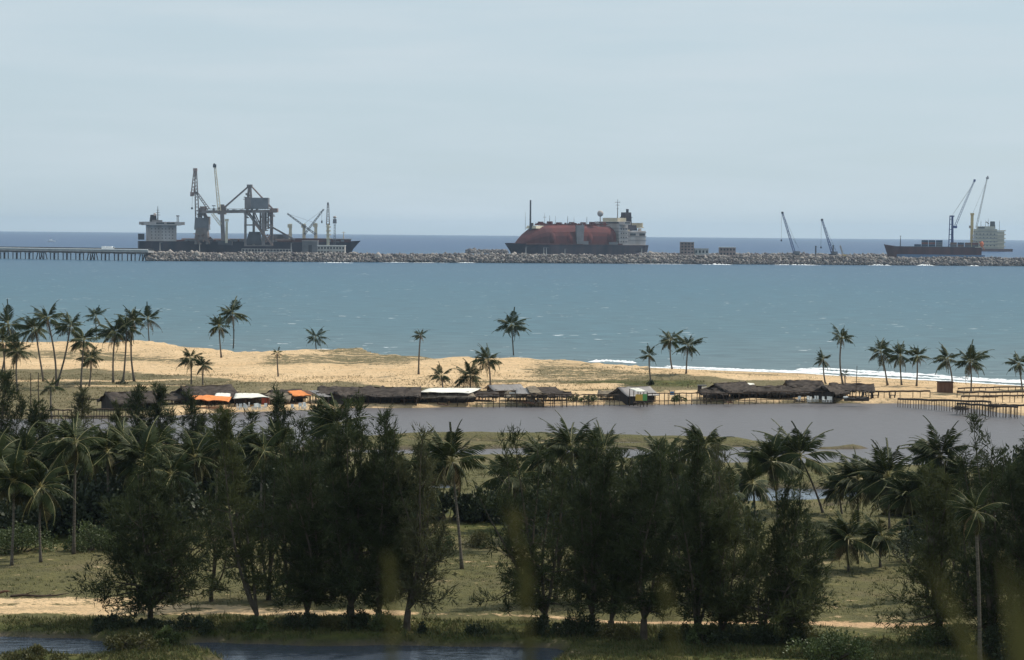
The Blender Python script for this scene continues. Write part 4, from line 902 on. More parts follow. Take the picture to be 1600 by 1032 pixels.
# palm fronds: eight shapes shared by all palms
def frond_mesh(name, droop, nl, sweep, mats, seed, stiff=0.0, wide=1.0):
    r = np.random.default_rng(seed); L = 1.0; n = 9; V = []; F = []; MI = []
    q = np.linspace(0, 1, n + 1); ang = -droop * (q ** 1.5)
    seg = L / n; x = np.concatenate([[0], np.cumsum(np.cos(ang[:-1]) * seg)]); z = np.concatenate([[0], np.cumsum(np.sin(ang[:-1]) * seg)])
    y = sweep * q ** 2 * .25
    C = np.stack([x, y, z], -1)
    for i in range(n):
        w0, w1 = .013 * (1 - .85 * i / n), .013 * (1 - .85 * (i + 1) / n); b = len(V)
        for c, w_ in ((C[i], w0), (C[i + 1], w1)): V += [c + (0, w_, 0), c + (0, -w_, 0), c + (0, 0, w_ * .9)]
        F += [(b, b + 1, b + 4), (b, b + 4, b + 3), (b + 1, b + 2, b + 5), (b + 1, b + 5, b + 4), (b + 2, b, b + 3), (b + 2, b + 3, b + 5)]; MI += [1] * 6
    for s in (-1, 1):
        for k in range(nl):
            u = .16 + .84 * (k + r.uniform(-.2, .2)) / nl; u = min(u, .995); f = u * n; i = min(int(f), n - 1); c = C[i] + (C[i + 1] - C[i]) * (f - i)
            t = unit(C[i + 1] - C[i]); ll = .27 * math.sin(min(1, u * 1.15 + .18) * math.pi) ** .6 * wide * r.uniform(.85, 1.1) + .05
            hang = r.uniform(.25, .75) - stiff
            d = unit(t * (.55 + .5 * u) + np.array([0, s * .85, 0]) + np.array([0, .25 * sweep, -hang])); b = len(V)
            wd = t * .0148
            mid = c + d * ll * .5; d2 = unit(d + np.array([0, .2 * sweep, -.55 * (1 - stiff)])); e = mid + d2 * ll * .5
            V += [c - wd * .6, c + wd * .6, mid + wd, mid - wd, e]; F += [(b, b + 1, b + 2), (b, b + 2, b + 3), (b + 3, b + 2, b + 4)]; MI += [0] * 3
    return rawmesh(name, np.array(V), np.array(F), mats, MI)
FR = [frond_mesh('frond', dr, 36, sw, [M_FROND, M_RACHIS], 10 + i, st) for i, (dr, sw, st) in enumerate([(.5, -.3, .3), (.75, -.8, .1), (1.0, -1.2, .0), (1.25, -.6, -.1), (1.5, -.9, -.2), (1.05, .3, .0)])]
FRO = [frond_mesh('frond', dr, 26, sw, [M_FRONDOLD, M_RACHIS], 30 + i, -.3) for i, (dr, sw) in enumerate([(1.3, -.6), (1.7, .2)])]
FRD = [frond_mesh('frond', 1.2, 16, .1, [M_FRONDDEAD, M_FRONDDEAD], 41, -.5, .8)]
def nut_mesh():
    b = MB()
    for i in range(7):
        a = i * .9; b.ball((.26 * math.cos(a), .26 * math.sin(a), -.12 - .07 * (i % 3)), (.13, .13, .16), 7, 5)
    return b.mesh('coconuts', M_NUT, True)
NUTS = nut_mesh()

def palm(label, crown, base, size, nfr=22, seed=0, group=None, up=0.0, wind=.35, nuts=True, dead=0, rough=1.0, trunk_r=.15, y=None):
    """crown: map reading of the crown's heart; base: of the foot; size: crown spread in px."""
    r = np.random.default_rng(seed + 500); g = ground(*base)
    if y is not None: pass
    c = PD(crown[0], crown[1], g.y + r.uniform(-.6, .6)); k = g.y / FPX; L = size * k * .68
    t = thing('coconut_palm', label, 'palm tree', (g.x, g.y, g.z - .1), 0, group)
    e = Vector((c.x - g.x, c.y - g.y, c.z - g.z + .1)); bend = r.uniform(.55, 1.7) if abs(e.x) > .6 else 1
    wob = r.normal() * .02 * e.z
    pts = [(e.x * (q ** bend) + wob * math.sin(q * 3.2), e.y * q, e.z * q - .1 * (1 - q)) for q in [i / 9 for i in range(10)]]
    rr = trunk_r * (.75 + .03 * e.z)
    b = MB(); b.tube(pts, [rr * 1.55, rr * 1.15] + [rr * (1 - .035 * i) for i in range(2, 10)], 8); b.build('trunk', M_PALMBARK, t, True)
    ga = r.uniform(0, 6.28)
    for i in range(nfr):
        q = i / (nfr - 1); a = ga + i * 2.39996 + r.normal() * .3
        el = math.radians(80 - 122 * q ** .85 + up * 25 + r.normal() * 10)
        # the trade wind combs the crown to the west
        d = np.array([math.cos(a) * math.cos(el) - wind, math.sin(a) * math.cos(el), math.sin(el)]); d = unit(d)
        a2 = math.atan2(d[1], d[0]); e2 = math.asin(d[2])
        me = FRD[0] if i >= nfr - dead else (FRO[i % 2] if q > .8 else FR[int(r.integers(0, 3)) if q < .35 else int(r.integers(1, 6))])
        o = link('frond', me, t, (e.x, e.y, e.z), None)
        o.rotation_euler = (r.normal() * .25, -e2, a2); s = L * r.uniform(.72, 1.14) * (1 if q < .85 else .9) * (.75 + .25 * min(1, q / .15))
        o.scale = (s, s * rough, s)
    if nuts: o = link('coconuts', NUTS, t, (e.x, e.y, e.z - .05)); o.scale = (.9,) * 3
    return t

def shrub(label, at, w_, h_, n=900, m=0, seed=0, group=None, leaf=.16, depth=None, name='shrub', cat='shrub', off=0.0):
    """at: map reading of its foot; w_, h_ in px."""
    r = np.random.default_rng(seed + 900); g = ground(*at); k = g.y / FPX; W, H = w_ * k / 2, h_ * k; Dp = (depth * k / 2) if depth else W * .8
    t = thing(name, label, cat, (g.x, g.y, g.z - .05), 0, group)
    nl = max(8, int(W * 4) + 6); cs = []
    sb = MB()
    for i in range(nl):
        a = r.uniform(0, 6.28); q = r.uniform(0, 1.0) ** .55
        c = np.array([math.cos(a) * q * W * .82, math.sin(a) * q * Dp * .82, H * (.16 + .56 * (1 - q ** 2) * r.uniform(.35, 1.2))]); cs.append((c, r.uniform(.14, .42) * min(W, H * 1.15)))
        sb.tube([(c[0] * .2, c[1] * .2, 0), (c[0] * .6, c[1] * .6, c[2] * .6), tuple(c)], [.05, .035, .012], 4, cap=False)
    sb.build('stems', M_BARK, t)
    ii = r.integers(0, nl, n); d = unit(r.normal(size=(n, 3))); rad = r.uniform(.55, 1.08, n)
    P = np.array([cs[i][0] for i in ii]) + d * (np.array([cs[i][1] for i in ii]) * rad)[:, None]; P[:, 2] = np.abs(P[:, 2])
    D = unit(d + r.normal(size=(n, 3)) * .6 + np.array([0, 0, .35])); s = unit(np.cross(D, r.normal(size=(n, 3)))); L = r.uniform(.7, 1.3, n)[:, None] * leaf
    V = np.stack([P, P + D * L * .5 + s * L * .3, P + D * L, P + D * L * .5 - s * L * .3], 1).reshape(-1, 3)
    link('foliage', rawmesh('foliage', V, np.arange(4 * n).reshape(-1, 4), M_LEAF[m]), t)
    return t
# ---- casuarinas by the pond
GC = 'casuarina trees along the sandy track'
casuarina('huge bushy casuarina with skirts down to the sandy track on the left', (235, 977), 712, 112, 345, stems=8, low=.05, dens=1.35, seed=1, skirt=.8, group=GC, spires=.75, budget=78000)
casuarina('thin open casuarina with a bare forked leaning trunk right of the huge bushy one', (402, 979), 640, 335, 445, stems=3, low=.16, dens=.8, m=1, seed=2, lean=-2.0, group=GC)
casuarina('dense black green casuarina with a broad crown, left of the tallest clump', (480, 976), 655, 395, 545, stems=6, low=.08, dens=1.2, seed=3, skirt=.5, group=GC, budget=51000)
casuarina('dense dark casuarina with many spires in the middle of the left clump', (548, 980), 618, 470, 625, stems=7, low=.06, dens=1.25, seed=4, skirt=.4, group=GC, budget=60000)
casuarina('dark narrow casuarina at the right edge of the left clump', (592, 982), 640, 550, 655, stems=5, low=.06, dens=1.1, seed=5, skirt=.3, group=GC)
casuarina('light feathery see-through casuarina with arms rising to the right', (636, 986), 668, 585, 700, stems=6, low=.07, dens=.7, m=2, seed=6, lean=.8, skirt=.7, group=GC, bias=1)
casuarina('open casuarina with long low branches reaching left over the meadow', (852, 986), 668, 722, 868, stems=6, low=.06, dens=.72, seed=7, group=GC, bias=-1, skirt=.5, tips=[(800, 664), (768, 676), (828, 690), (880, 730), (744, 740), (856, 700)])
casuarina('tall leaning casuarina with a bare trunk beside the open branched one', (925, 990), 676, 850, 985, stems=5, low=.07, dens=.9, seed=8, group=GC)
casuarina('slender dark casuarina on twin thin trunks near the middle clump', (955, 992), 690, 900, 1005, stems=4, low=.08, dens=1.0, seed=9, group=GC)
casuarina('tallest spired casuarina of the middle clump with a thick forked trunk', (1006, 1000), 676, 940, 1075, stems=6, low=.06, dens=1.2, skirt=.3, seed=10, group=GC, budget=51000)
casuarina('broad dark casuarina standing right of the thick forked trunk', (1088, 1001), 668, 1025, 1150, stems=6, low=.07, dens=1.05, m=0, seed=11, group=GC, budget=51000)
casuarina('olive casuarina in front of a coconut palm at the right of the middle clump', (1126, 1000), 770, 1075, 1190, stems=6, low=.06, dens=1.1, m=1, seed=12, group=GC, skirt=.4)
casuarina('round headed dark casuarina at the right end of the middle clump', (1232, 1000), 742, 1165, 1300, stems=7, low=.06, dens=1.2, seed=13, group=GC, skirt=.5, spires=.7, budget=54000)
casuarina('low casuarina with arms fanning right over the meadow edge', (1190, 1002), 830, 1130, 1310, stems=5, low=.06, dens=.8, m=1, seed=14, group=GC, bias=1, skirt=.6)
casuarina('olive casuarina with low boughs reaching left across the right meadow', (1468, 1004), 712, 1395, 1520, stems=6, low=.06, dens=.85, m=1, seed=15, group=GC, bias=-1, skirt=.5)
casuarina('tall open topped casuarina standing against the lagoon on the right', (1548, 1018), 640, 1490, 1610, stems=6, low=.06, dens=.9, seed=16, group=GC, tips=[(1528, 638), (1505, 690), (1560, 700), (1585, 740), (1490, 740), (1545, 680)], budget=51000)
casuarina('dark casuarina cut by the right edge of the view', (1606, 1024), 668, 1535, 1690, stems=7, low=.04, dens=1.2, seed=17, group=GC, skirt=.6, budget=57000)

GR = 'casuarinas of the second row behind the track'
for i, (lb, b_, tp, xl, xr, st, m) in enumerate([
    ('second row casuarina filling the gap right of the huge bushy one', (330, 940), 742, 285, 390, 4, 0), ('second row casuarina behind the thin forked trunk', (420, 938), 690, 375, 470, 4, 0),
    ('second row casuarina behind the dense black green one', (452, 935), 668, 400, 510, 5, 0), ('second row casuarina between the spires of the left clump', (520, 936), 650, 470, 575, 5, 0),
    ('second row casuarina behind the narrow right edge of the left clump', (612, 940), 690, 560, 665, 4, 0), ('thin second row casuarina left of the leaning bare trunk', (868, 938), 712, 825, 915, 4, 1),
    ('second row casuarina behind the leaning bare trunk', (905, 940), 690, 860, 960, 5, 0), ('second row casuarina behind the twin thin trunks', (975, 938), 705, 925, 1030, 5, 0),
    ('second row casuarina left of the broad dark one', (1052, 940), 690, 1005, 1105, 5, 0), ('grey thin topped second row casuarina above the olive one', (1122, 936), 676, 1085, 1165, 4, 2),
    ('second row casuarina between the olive and the round headed ones', (1168, 940), 790, 1120, 1225, 4, 1), ('second row casuarina behind the round headed one', (1252, 944), 800, 1205, 1300, 4, 0),
    ('second row casuarina behind the low boughs on the right', (1448, 936), 740, 1405, 1500, 4, 1), ('second row casuarina filling the dark mass at the right', (1508, 950), 770, 1455, 1570, 5, 0), ('second row casuarina behind the right edge one', (1578, 950), 720, 1525, 1640, 5, 0)]):
    casuarina(lb, b_, tp, xl, xr, stems=st, low=.05, dens=.5, m=m, seed=140 + i, group=GR, skirt=.4, budget=20000)
# ---- casuarinas on the lagoon's near bank
GB = 'casuarinas on the near bank of the lagoon'
for i, (lb, b, tp, xl, xr, st, m) in enumerate([
    ('tall dark casuarina at the left edge in front of the beach palms', (8, 748), 578, -30, 52, 3, 0),
    ('broad dark casuarina beside the tall one at the left edge', (55, 750), 622, 10, 105, 4, 0),
    ('thin grey casuarina before the left fish fences', (124, 745), 600, 100, 150, 1, 2),
    ('narrow casuarina between the left fish fences and the thatched hut', (178, 748), 628, 152, 206, 2, 1),
    ('dense round topped casuarina hiding the leftmost thatched hut', (215, 752), 596, 186, 250, 3, 0),
    ('pointed dark casuarina right of the round topped one', (250, 752), 598, 225, 285, 3, 0),
    ('casuarina in front of the big gabled thatch roof', (300, 756), 612, 268, 335, 3, 0),
    ('ragged casuarina before the orange awning', (345, 756), 634, 318, 378, 2, 1),
    ('small casuarina before the white roofed shed', (385, 760), 646, 360, 412, 2, 0),
    ('spired casuarina right of the red panel of the white roofed shed', (430, 764), 606, 405, 462, 3, 0),
    ('dense casuarina in front of the orange tarpaulin roof', (492, 768), 620, 462, 535, 4, 0),
    ('slim twin topped casuarina standing clear against the lagoon', (600, 770), 642, 575, 625, 2, 0)]):
    casuarina(lb, b, tp, xl, xr, stems=st, low=.05, dens=.9, m=m, seed=40 + i, group=GB, skirt=.5, budget=13500)

# ---- palms of the near grove
GP = 'coconut palms of the near grove'
NEAR = [  # label, crown, base, spread, fronds, up, dead
    ('bushy coconut palm standing alone over the left meadow', (64, 762), (64, 879), 92, 24, .1, 1),
    ('coconut palm at the left edge behind the lone bushy one', (22, 752), (18, 884), 84, 22, .1, 0),
    ('tall coconut palm with a long pale trunk left of the huge casuarina', (118, 692), (115, 866), 88, 22, .0, 2),
    ('coconut palm peeping out at the far left edge above the meadow palms', (-8, 726), (-6, 850), 84, 20, .1, 0),
    ('coconut palm with upright fronds behind the tall pale trunk', (168, 706), (172, 838), 84, 20, .2, 0),
    ('yellow ribbed coconut palm over the huge casuarina, left of two', (224, 722), (222, 836), 96, 22, .2, 0),
    ('yellow ribbed coconut palm over the huge casuarina, right of two', (268, 742), (266, 842), 80, 20, .2, 0),
    ('coconut palm with green heart fronds behind the thin forked casuarina', (365, 694), (368, 838), 74, 20, .3, 0),
    ('coconut palm between the thin forked casuarina and the left clump', (412, 706), (410, 836), 74, 18, .2, 0),
    ('bright coconut palm rising over the spires of the left clump', (530, 664), (534, 822), 88, 22, .2, 0),
    ('coconut palm with pale drooping fronds behind the feathery casuarina', (640, 742), (644, 846), 78, 20, .1, 0),
    ('windswept coconut palm on a bare trunk in the middle of the meadow', (706, 722), (722, 889), 100, 26, .0, 2),
    ('coconut palm hidden behind the long low branches of the open casuarina', (806, 744), (808, 858), 84, 18, .1, 0),
    ('coconut palm with a dark head topping the middle clump, left of two', (892, 698), (896, 838), 80, 22, .3, 0),
    ('coconut palm with a pale head topping the middle clump, right of two', (944, 704), (946, 838), 80, 22, .3, 0),
    ('coconut palm above the broad dark casuarina of the middle clump', (1102, 700), (1104, 838), 84, 22, .2, 0),
    ('coconut palm with two pale bent fronds above the olive casuarina', (1140, 772), (1138, 872), 84, 18, .3, 1),
    ('tall coconut palm leaning left over the marsh pools', (1250, 714), (1287, 802), 100, 26, .1, 1),
    ('coconut palm close behind the leaning one over the marsh pools', (1205, 722), (1215, 812), 84, 22, .1, 0),
    ('small coconut palm on a thin leaning stem in front of the pool', (1309, 764), (1316, 803), 50, 14, .0, 0),
    ('coconut palm on a straight trunk right of the marsh pool', (1341, 750), (1341, 816), 90, 22, .1, 0),
    ('coconut palm with long bright ribs beside the straight trunk one', (1388, 746), (1390, 828), 100, 24, .1, 0),
    ('short bushy coconut palm squatting on the right meadow', (1326, 842), (1326, 893), 84, 26, .0, 2),
    ('short coconut palm half hidden right of the squatting one', (1378, 838), (1376, 886), 72, 22, .0, 0),
    ('coconut palm with a dark top against the lagoon on the right', (1470, 712), (1472, 846), 92, 24, .1, 0),
    ('coconut palm behind the dark top one at the right', (1448, 762), (1450, 850), 80, 20, .1, 0),
    ('thin coconut palm on a long crooked pale stem at lower right', (1524, 800), (1531, 1046), 66, 14, .0, 2)]
NEAR += [
    ('coconut palm above the left edge thicket, first from the left', (40, 712), (44, 812), 78, 20, .1, 0), ('coconut palm above the left thicket, beside the tall pale trunk', (92, 716), (92, 808), 76, 20, .1, 0),
    ('coconut palm between the tall pale trunk and the upright fronds', (146, 716), (148, 806), 74, 20, .2, 0), ('coconut palm with dark fronds before the round topped casuarina', (196, 694), (198, 800), 78, 22, .2, 0),
    ('coconut palm before the pointed dark casuarina', (246, 698), (246, 800), 78, 20, .2, 0), ('coconut palm right above the huge casuarina crown', (304, 716), (306, 818), 78, 20, .2, 0),
    ('coconut palm between the huge and the thin forked casuarina', (338, 700), (338, 806), 72, 18, .2, 0), ('coconut palm behind the dense black green casuarina', (440, 700), (442, 812), 78, 20, .2, 0),
    ('coconut palm behind the feathery casuarina, darker and lower', (668, 756), (670, 850), 72, 18, .1, 0), ('coconut palm with dark fronds left of the middle clump spires', (856, 720), (860, 826), 80, 20, .2, 0),
    ('coconut palm behind the spires of the middle clump', (1040, 716), (1040, 826), 80, 20, .2, 0), ('coconut palm low behind the olive casuarina', (1176, 756), (1178, 840), 76, 18, .1, 0),
    ('coconut palm between the two right casuarinas', (1512, 742), (1512, 850), 80, 20, .1, 0), ('coconut palm left behind the right edge casuarina', (1568, 762), (1568, 860), 80, 20, .1, 0), ('coconut palm low beside the long ribbed one', (1420, 776), (1422, 850), 72, 20, .1, 0)]
for i, (lb, c, b, s, n, u, dd) in enumerate(NEAR):
    palm(lb, c, b, s * 1.16, n + 12, seed=i, group=GP, up=u, wind=.42, dead=dd, nuts=(i % 3 != 2), trunk_r=.125)

# ---- palms of the beach
GS = 'coconut palms along the beach'
BEACH = [
    ('beach palm cut by the left edge, upper one', (13, 508), (0, 586), 56, 18), ('beach palm cut by the left edge, lower one', (4, 535), (8, 592), 50, 16),
    ('low drooping beach palm in front of the left grove', (27, 549), (28, 612), 56, 20), ('beach palm second from the left with a slender trunk', (55, 514), (68, 596), 50, 18),
    ('tall beach palm with a leaning trunk, highest of the left grove', (74, 498), (88, 602), 46, 18), ('beach palm whose trunk leans right from a shared foot', (110, 510), (88, 604), 52, 20),
    ('small far beach palm on the sand between the left grove crowns', (150, 495), (153, 543), 30, 14), ('beach palm with a heavy dark crown in the middle of the left grove', (131, 532), (126, 607), 48, 20),
    ('low beach palm with a shaggy skirt under the heavy dark crown', (142, 560), (139, 603), 44, 18), ('beach palm with a thick crown left of the close pair', (180, 520), (177, 598), 48, 20),
    ('left palm of the close pair right in the left grove', (198, 513), (191, 598), 44, 16), ('right palm of the close pair with a straight trunk', (208, 502), (210, 596), 46, 18),
    ('beach palm with a dead hanging skirt at the right end of the left grove', (231, 499), (235, 550), 40, 18), ('lower palm of the two on the crest left of centre', (342, 510), (346, 559), 40, 16),
    ('higher palm of the two on the crest left of centre', (363, 490), (363, 558), 42, 18), ('larger palm of the low pair above the big thatch roof', (298, 560), (299, 602), 40, 18),
    ('smaller palm of the low pair above the big thatch roof', (318, 571), (317, 602), 32, 16), ('tiny thin palm alone on the pale sand', (433, 552), (435, 590), 20, 10),
    ('sparse palm on the crest over the pale sand', (493, 527), (498, 562), 36, 14), ('thin palm with a small tuft on a long leaning stem', (657, 524), (654, 586), 22, 12),
    ('lone tall palm on the crest in the middle of the beach', (799, 509), (804, 569), 42, 18), ('low palm with spreading fronds left of the white shed', (690, 588), (692, 606), 40, 14),
    ('squat dense palm behind the white roof', (735, 587), (735, 608), 48, 24), ('palm behind the grey roofed hut with a twin foot', (763, 563), (766, 604), 46, 20),
    ('palm with a bush at its foot behind the gabled hut', (1014, 555), (1018, 600), 34, 14), ('left palm of the pair by the surf right of centre', (1048, 531), (1051, 579), 36, 16),
    ('right palm of the pair by the surf right of centre', (1075, 540), (1072, 584), 42, 18), ('small palm left of the boat mast', (1286, 562), (1291, 600), 32, 16),
    ('tall thin palm above the boat mast', (1315, 528), (1318, 604), 34, 14), ('dwarf palm beside the boat mast', (1320, 585), (1321, 606), 18, 10),
    ('first palm of the row above the long rail', (1376, 550), (1387, 601), 44, 20), ('second palm of the row above the long rail', (1407, 556), (1409, 602), 42, 18),
    ('third palm of the row above the long rail', (1433, 557), (1432, 603), 40, 16), ('palm just above the brown plank hut', (1481, 561), (1488, 607), 42, 18),
    ('shaggy double headed palm right of the brown plank hut', (1516, 566), (1517, 614), 50, 24), ('beach palm cut by the right edge', (1592, 569), (1598, 612), 40, 18),
    ('slender young palm before the left fish fences', (80, 604), (81, 652), 34, 14)]
for i, (lb, c, b, s, n) in enumerate(BEACH):
    palm(lb, c, b, s * (1.12 + .1 * math.sin(i * 2.3)), n - 1 + (i * 5) % 6, seed=60 + i, group=GS, up=.12 * math.sin(i * 1.7), wind=.12 + .12 * math.sin(i * 3.1), dead=(i * 7) % 5, nuts=(i % 4 == 0), trunk_r=.17)

# ---- shrubs
SHR = [('low rounded bush on the near shore of the pond at the left corner', (50, 1040), 120, 32, 2600, 2, 100), ('bright leafy bush on the tongue of land in the pond', (262, 1010), 44, 34, 1600, 0, None),
    ('low olive mound bush beside the bright leafy one', (205, 1014), 120, 24, 2200, 2, 90), ('spreading leafy bush in the lower right under the meadow', (1300, 1030), 150, 50, 4200, 0, None),
    ('dark green thicket bush behind the left meadow, left one', (30, 862), 120, 44, 4200, 0, None), ('dark green thicket bush behind the left meadow, right one', (150, 860), 110, 44, 3600, 0, None),
    ('dark bush behind the lone palm in the middle meadow', (690, 862), 60, 30, 1500, 0, None), ('grassy bush right of the lone palm trunk in the middle meadow', (752, 856), 70, 30, 1700, 2, None),
    ('olive bush under the feathery casuarina', (622, 856), 60, 26, 1200, 1, None), ('undergrowth bush at the foot of the middle clump', (905, 992), 80, 34, 2200, 1, None),
    ('undergrowth bush right of the thick forked trunk', (1060, 1002), 60, 30, 1600, 1, None), ('undergrowth bush at the foot of the olive casuarina', (1130, 1006), 90, 34, 2200, 1, None),
    ('undergrowth bush at the foot of the round headed casuarina', (1215, 1006), 80, 36, 2200, 1, None), ('small dark bush alone at the pond bank left of the open casuarina', (660, 990), 20, 20, 500, 1, None),
    ('low dark bush on the pond bank under the meadow track', (740, 992), 44, 18, 800, 1, None), ('dark bush under the left clump near the track', (560, 982), 90, 28, 2000, 1, None),
    ('dark creeping bush left of the huge casuarina trunk', (170, 982), 90, 22, 1500, 1, None), ('dark bush right of the huge casuarina trunk', (300, 984), 90, 24, 1600, 1, None),
    ('leafy bush beside the crooked pale palm stem', (1496, 1012), 60, 40, 1500, 1, None), ('dark thicket between the right casuarinas', (1570, 1030), 110, 60, 3000, 1, None),
    ('green bush behind the short meadow palms, left one', (1300, 872), 50, 40, 1200, 1, None), ('green bush behind the short meadow palms, right one', (1420, 880), 90, 60, 2200, 1, None),
    ('small round bush at the foot of the palm behind the gabled hut', (1017, 602), 12, 9, 220, 1, None), ('small dark bush under the close pair of beach palms', (190, 601), 20, 8, 200, 1, None)]
for i, (lb, at, w_, h_, n, m, dp) in enumerate(SHR): shrub(lb, at, w_, h_, int(n * 1.3), m, i, 'bushes', .17 if at[1] > 800 else .28, dp)
for i, (lb, at, w_, h_) in enumerate([('undergrowth under the thin forked casuarina', (400, 984), 70, 20), ('undergrowth under the dense black green casuarina', (470, 982), 90, 30), ('undergrowth between the left clump trunks', (520, 985), 60, 26), ('undergrowth at the right foot of the left clump', (600, 986), 60, 28),
    ('undergrowth under the open branched casuarina', (850, 992), 60, 34), ('undergrowth left of the thick forked trunk', (965, 998), 60, 26), ('undergrowth before the broad dark casuarina', (1095, 1006), 70, 34), ('undergrowth below the low fanning casuarina', (1175, 1008), 70, 36), ('undergrowth right of the round headed casuarina', (1258, 1006), 60, 30),
    ('undergrowth below the boughs reaching across the right meadow', (1462, 1008), 80, 36), ('undergrowth at the foot of the huge casuarina, front', (238, 984), 80, 20)]):
    shrub('dark leafy ' + lb, at, w_, h_, 2600, i % 3, 140 + i, 'undergrowth along the track', .15, None, 'undergrowth', 'bush')
for i, (lb, px) in enumerate([('dark green hedge bush behind the pole frame, first from the left', 898), ('dark green hedge bush behind the pole frame, second from the left', 922), ('dark green hedge bush behind the pole frame beside the gabled hut', 946), ('green hedge bush behind the pole frame right of the gabled hut', 1062)]):
    shrub(lb, (px, 627), 30, 11, 900, 0, 170 + i, 'hedge behind the pole frames', .2, None, 'hedge_bush', 'bush')
GT = 'dark thicket bushes between the grove and the lagoon'
for i, (lb, at, w_, h_) in enumerate([('dark thicket at the left edge below the fish fences', (15, 770), 130, 80), ('dark thicket under the thin grey casuarina', (110, 768), 120, 70), ('dark thicket under the leftmost thatched hut', (205, 775), 110, 70),
    ('dark thicket below the big gabled thatch', (310, 780), 120, 80), ('dark thicket below the white roofed shed', (390, 784), 100, 80), ('dark thicket under the spired casuarina before the sheds', (465, 786), 110, 80),
    ('dark thicket under the slim twin topped casuarina', (600, 786), 90, 60), ('dark thicket behind the windswept meadow palm', (700, 812), 120, 44), ('dark thicket behind the long low branches', (800, 812), 110, 60),
    ('dark thicket behind the palm heads of the middle clump', (920, 800), 150, 90), ('dark thicket behind the spires of the middle clump', (1030, 790), 130, 80), ('olive thicket behind the right casuarinas', (1500, 810), 120, 70), ('dark thicket behind the palm trunks of the left meadow', (70, 812), 180, 60),
    ('dark thicket behind the huge casuarina', (260, 830), 200, 70), ('olive thicket right of the marsh pools', (1440, 806), 90, 44), ('dark thicket behind the tallest left clump', (470, 830), 180, 70), ('dark thicket at the right edge by the lagoon', (1600, 780), 110, 70), ('dark thicket at the left behind the lone meadow palm', (40, 832), 170, 76), ('dark thicket left of the huge casuarina crown', (150, 836), 150, 90), ('dark thicket behind the left clump of casuarinas', (560, 840), 190, 80), ('dark thicket behind the leaning bare trunk casuarina', (900, 840), 160, 70), ('dark thicket behind the broad dark casuarina', (1080, 840), 180, 80), ('dark thicket at the right behind the low boughs', (1490, 850), 150, 80)]):
    shrub(lb, at, w_ * 1.25, h_ * 1.1, 5200, 2 if 'olive' in lb else 1, 70 + i, GT, .46, None, 'thicket', 'thicket')

# ---- grass on banks and meadow: tufts nobody could count
def tufts(name, n, area, h0, h1, mats, seed, blades=4, keep=None):
    r = np.random.default_rng(seed); P = []
    poly = gpoly(area); xs = [p.x for p in poly]; ys = [p.y for p in poly]
    x = r.uniform(min(xs), max(xs), n * 4); y = r.uniform(min(ys), max(ys), n * 4)
    cl = fnoise(x, y, 6, seed) + r.uniform(-.4, .4, n * 4); ok = (sdist(x, y, poly) < 0) & (cl > -.1); x, y = x[ok][:n], y[ok][:n]
    z = land_height(x, y); ok = z > .2; x, y, z = x[ok], y[ok], z[ok]; hs = fnoise(x, y, 3, seed + 3) * .5 + 1
    si = np.clip(np.searchsorted(rows, y), 1, len(rows) - 1)
    X = np.repeat(x, blades) + r.normal(size=len(x) * blades) * .12; Y = np.repeat(y, blades) + r.normal(size=len(x) * blades) * .12; Z = np.repeat(z, blades) - .03; h = np.repeat(hs, blades) * r.uniform(h0, h1, len(X))
    P = np.stack([X, Y, Z], -1); D = unit(np.stack([r.normal(size=len(X)) * .5 - .15, r.normal(size=len(X)) * .5, np.ones(len(X))], -1))
    V, F = sprays(P, D, h, h * .16 + .02, r)
    tag(link(name, rawmesh(name, V, F, mats, r.integers(0, len(mats), len(F)))), kind='stuff')
M_GR = [mat('grass_olive', (.115, .105, .045), .8, .3, .5, .15, transl=.2), mat('grass_green', (.075, .09, .032), .8, .3, .5, .15, transl=.2), mat('grass_dry', (.20, .165, .095), .85, .3, .5, .1, transl=.2)]
tufts('bank_grass', 15000, [(-80, 973), (300, 978), (700, 982), (1100, 992), (1700, 992), (1700, 1046), (-80, 1046)], .16, .42, M_GR[:2], 3)
tufts('meadow_grass', 17000, [(-80, 870), (1700, 870), (1700, 984), (1000, 980), (400, 962), (-80, 944)], .06, .18, M_GR, 4, 3)
tufts('marsh_grass', 14000, [(-80, 735), (1700, 745), (1700, 868), (-80, 866)], .12, .4, M_GR[:2], 5, 3)
tufts('sand_tufts', 5000, [(-80, 540), (250, 536), (600, 548), (860, 556), (1100, 578), (1640, 606), (1640, 616), (1300, 612), (1000, 610), (600, 606), (-80, 600)], .12, .32, [M_GR[2], M_GR[0]], 16, 3)
tufts('scrub_tufts', 2600, [(-80, 840), (1700, 840), (1700, 972), (1000, 970), (400, 950), (-80, 940)], .12, .28, [M_GR[1], M_GR[0]], 26, 9)
tufts('dune_grass', 9000, [(-80, 585), (600, 594), (960, 585), (1100, 600), (1100, 614), (600, 622), (-80, 650)], .15, .4, [M_GR[0], M_GR[2]], 6, 3)
tufts('spit_grass', 3000, [(480, 690), (680, 681.5), (880, 681.5), (1215, 697), (1080, 701.5), (740, 702), (480, 706)], .06, .2, M_GR[:2], 7, 3)
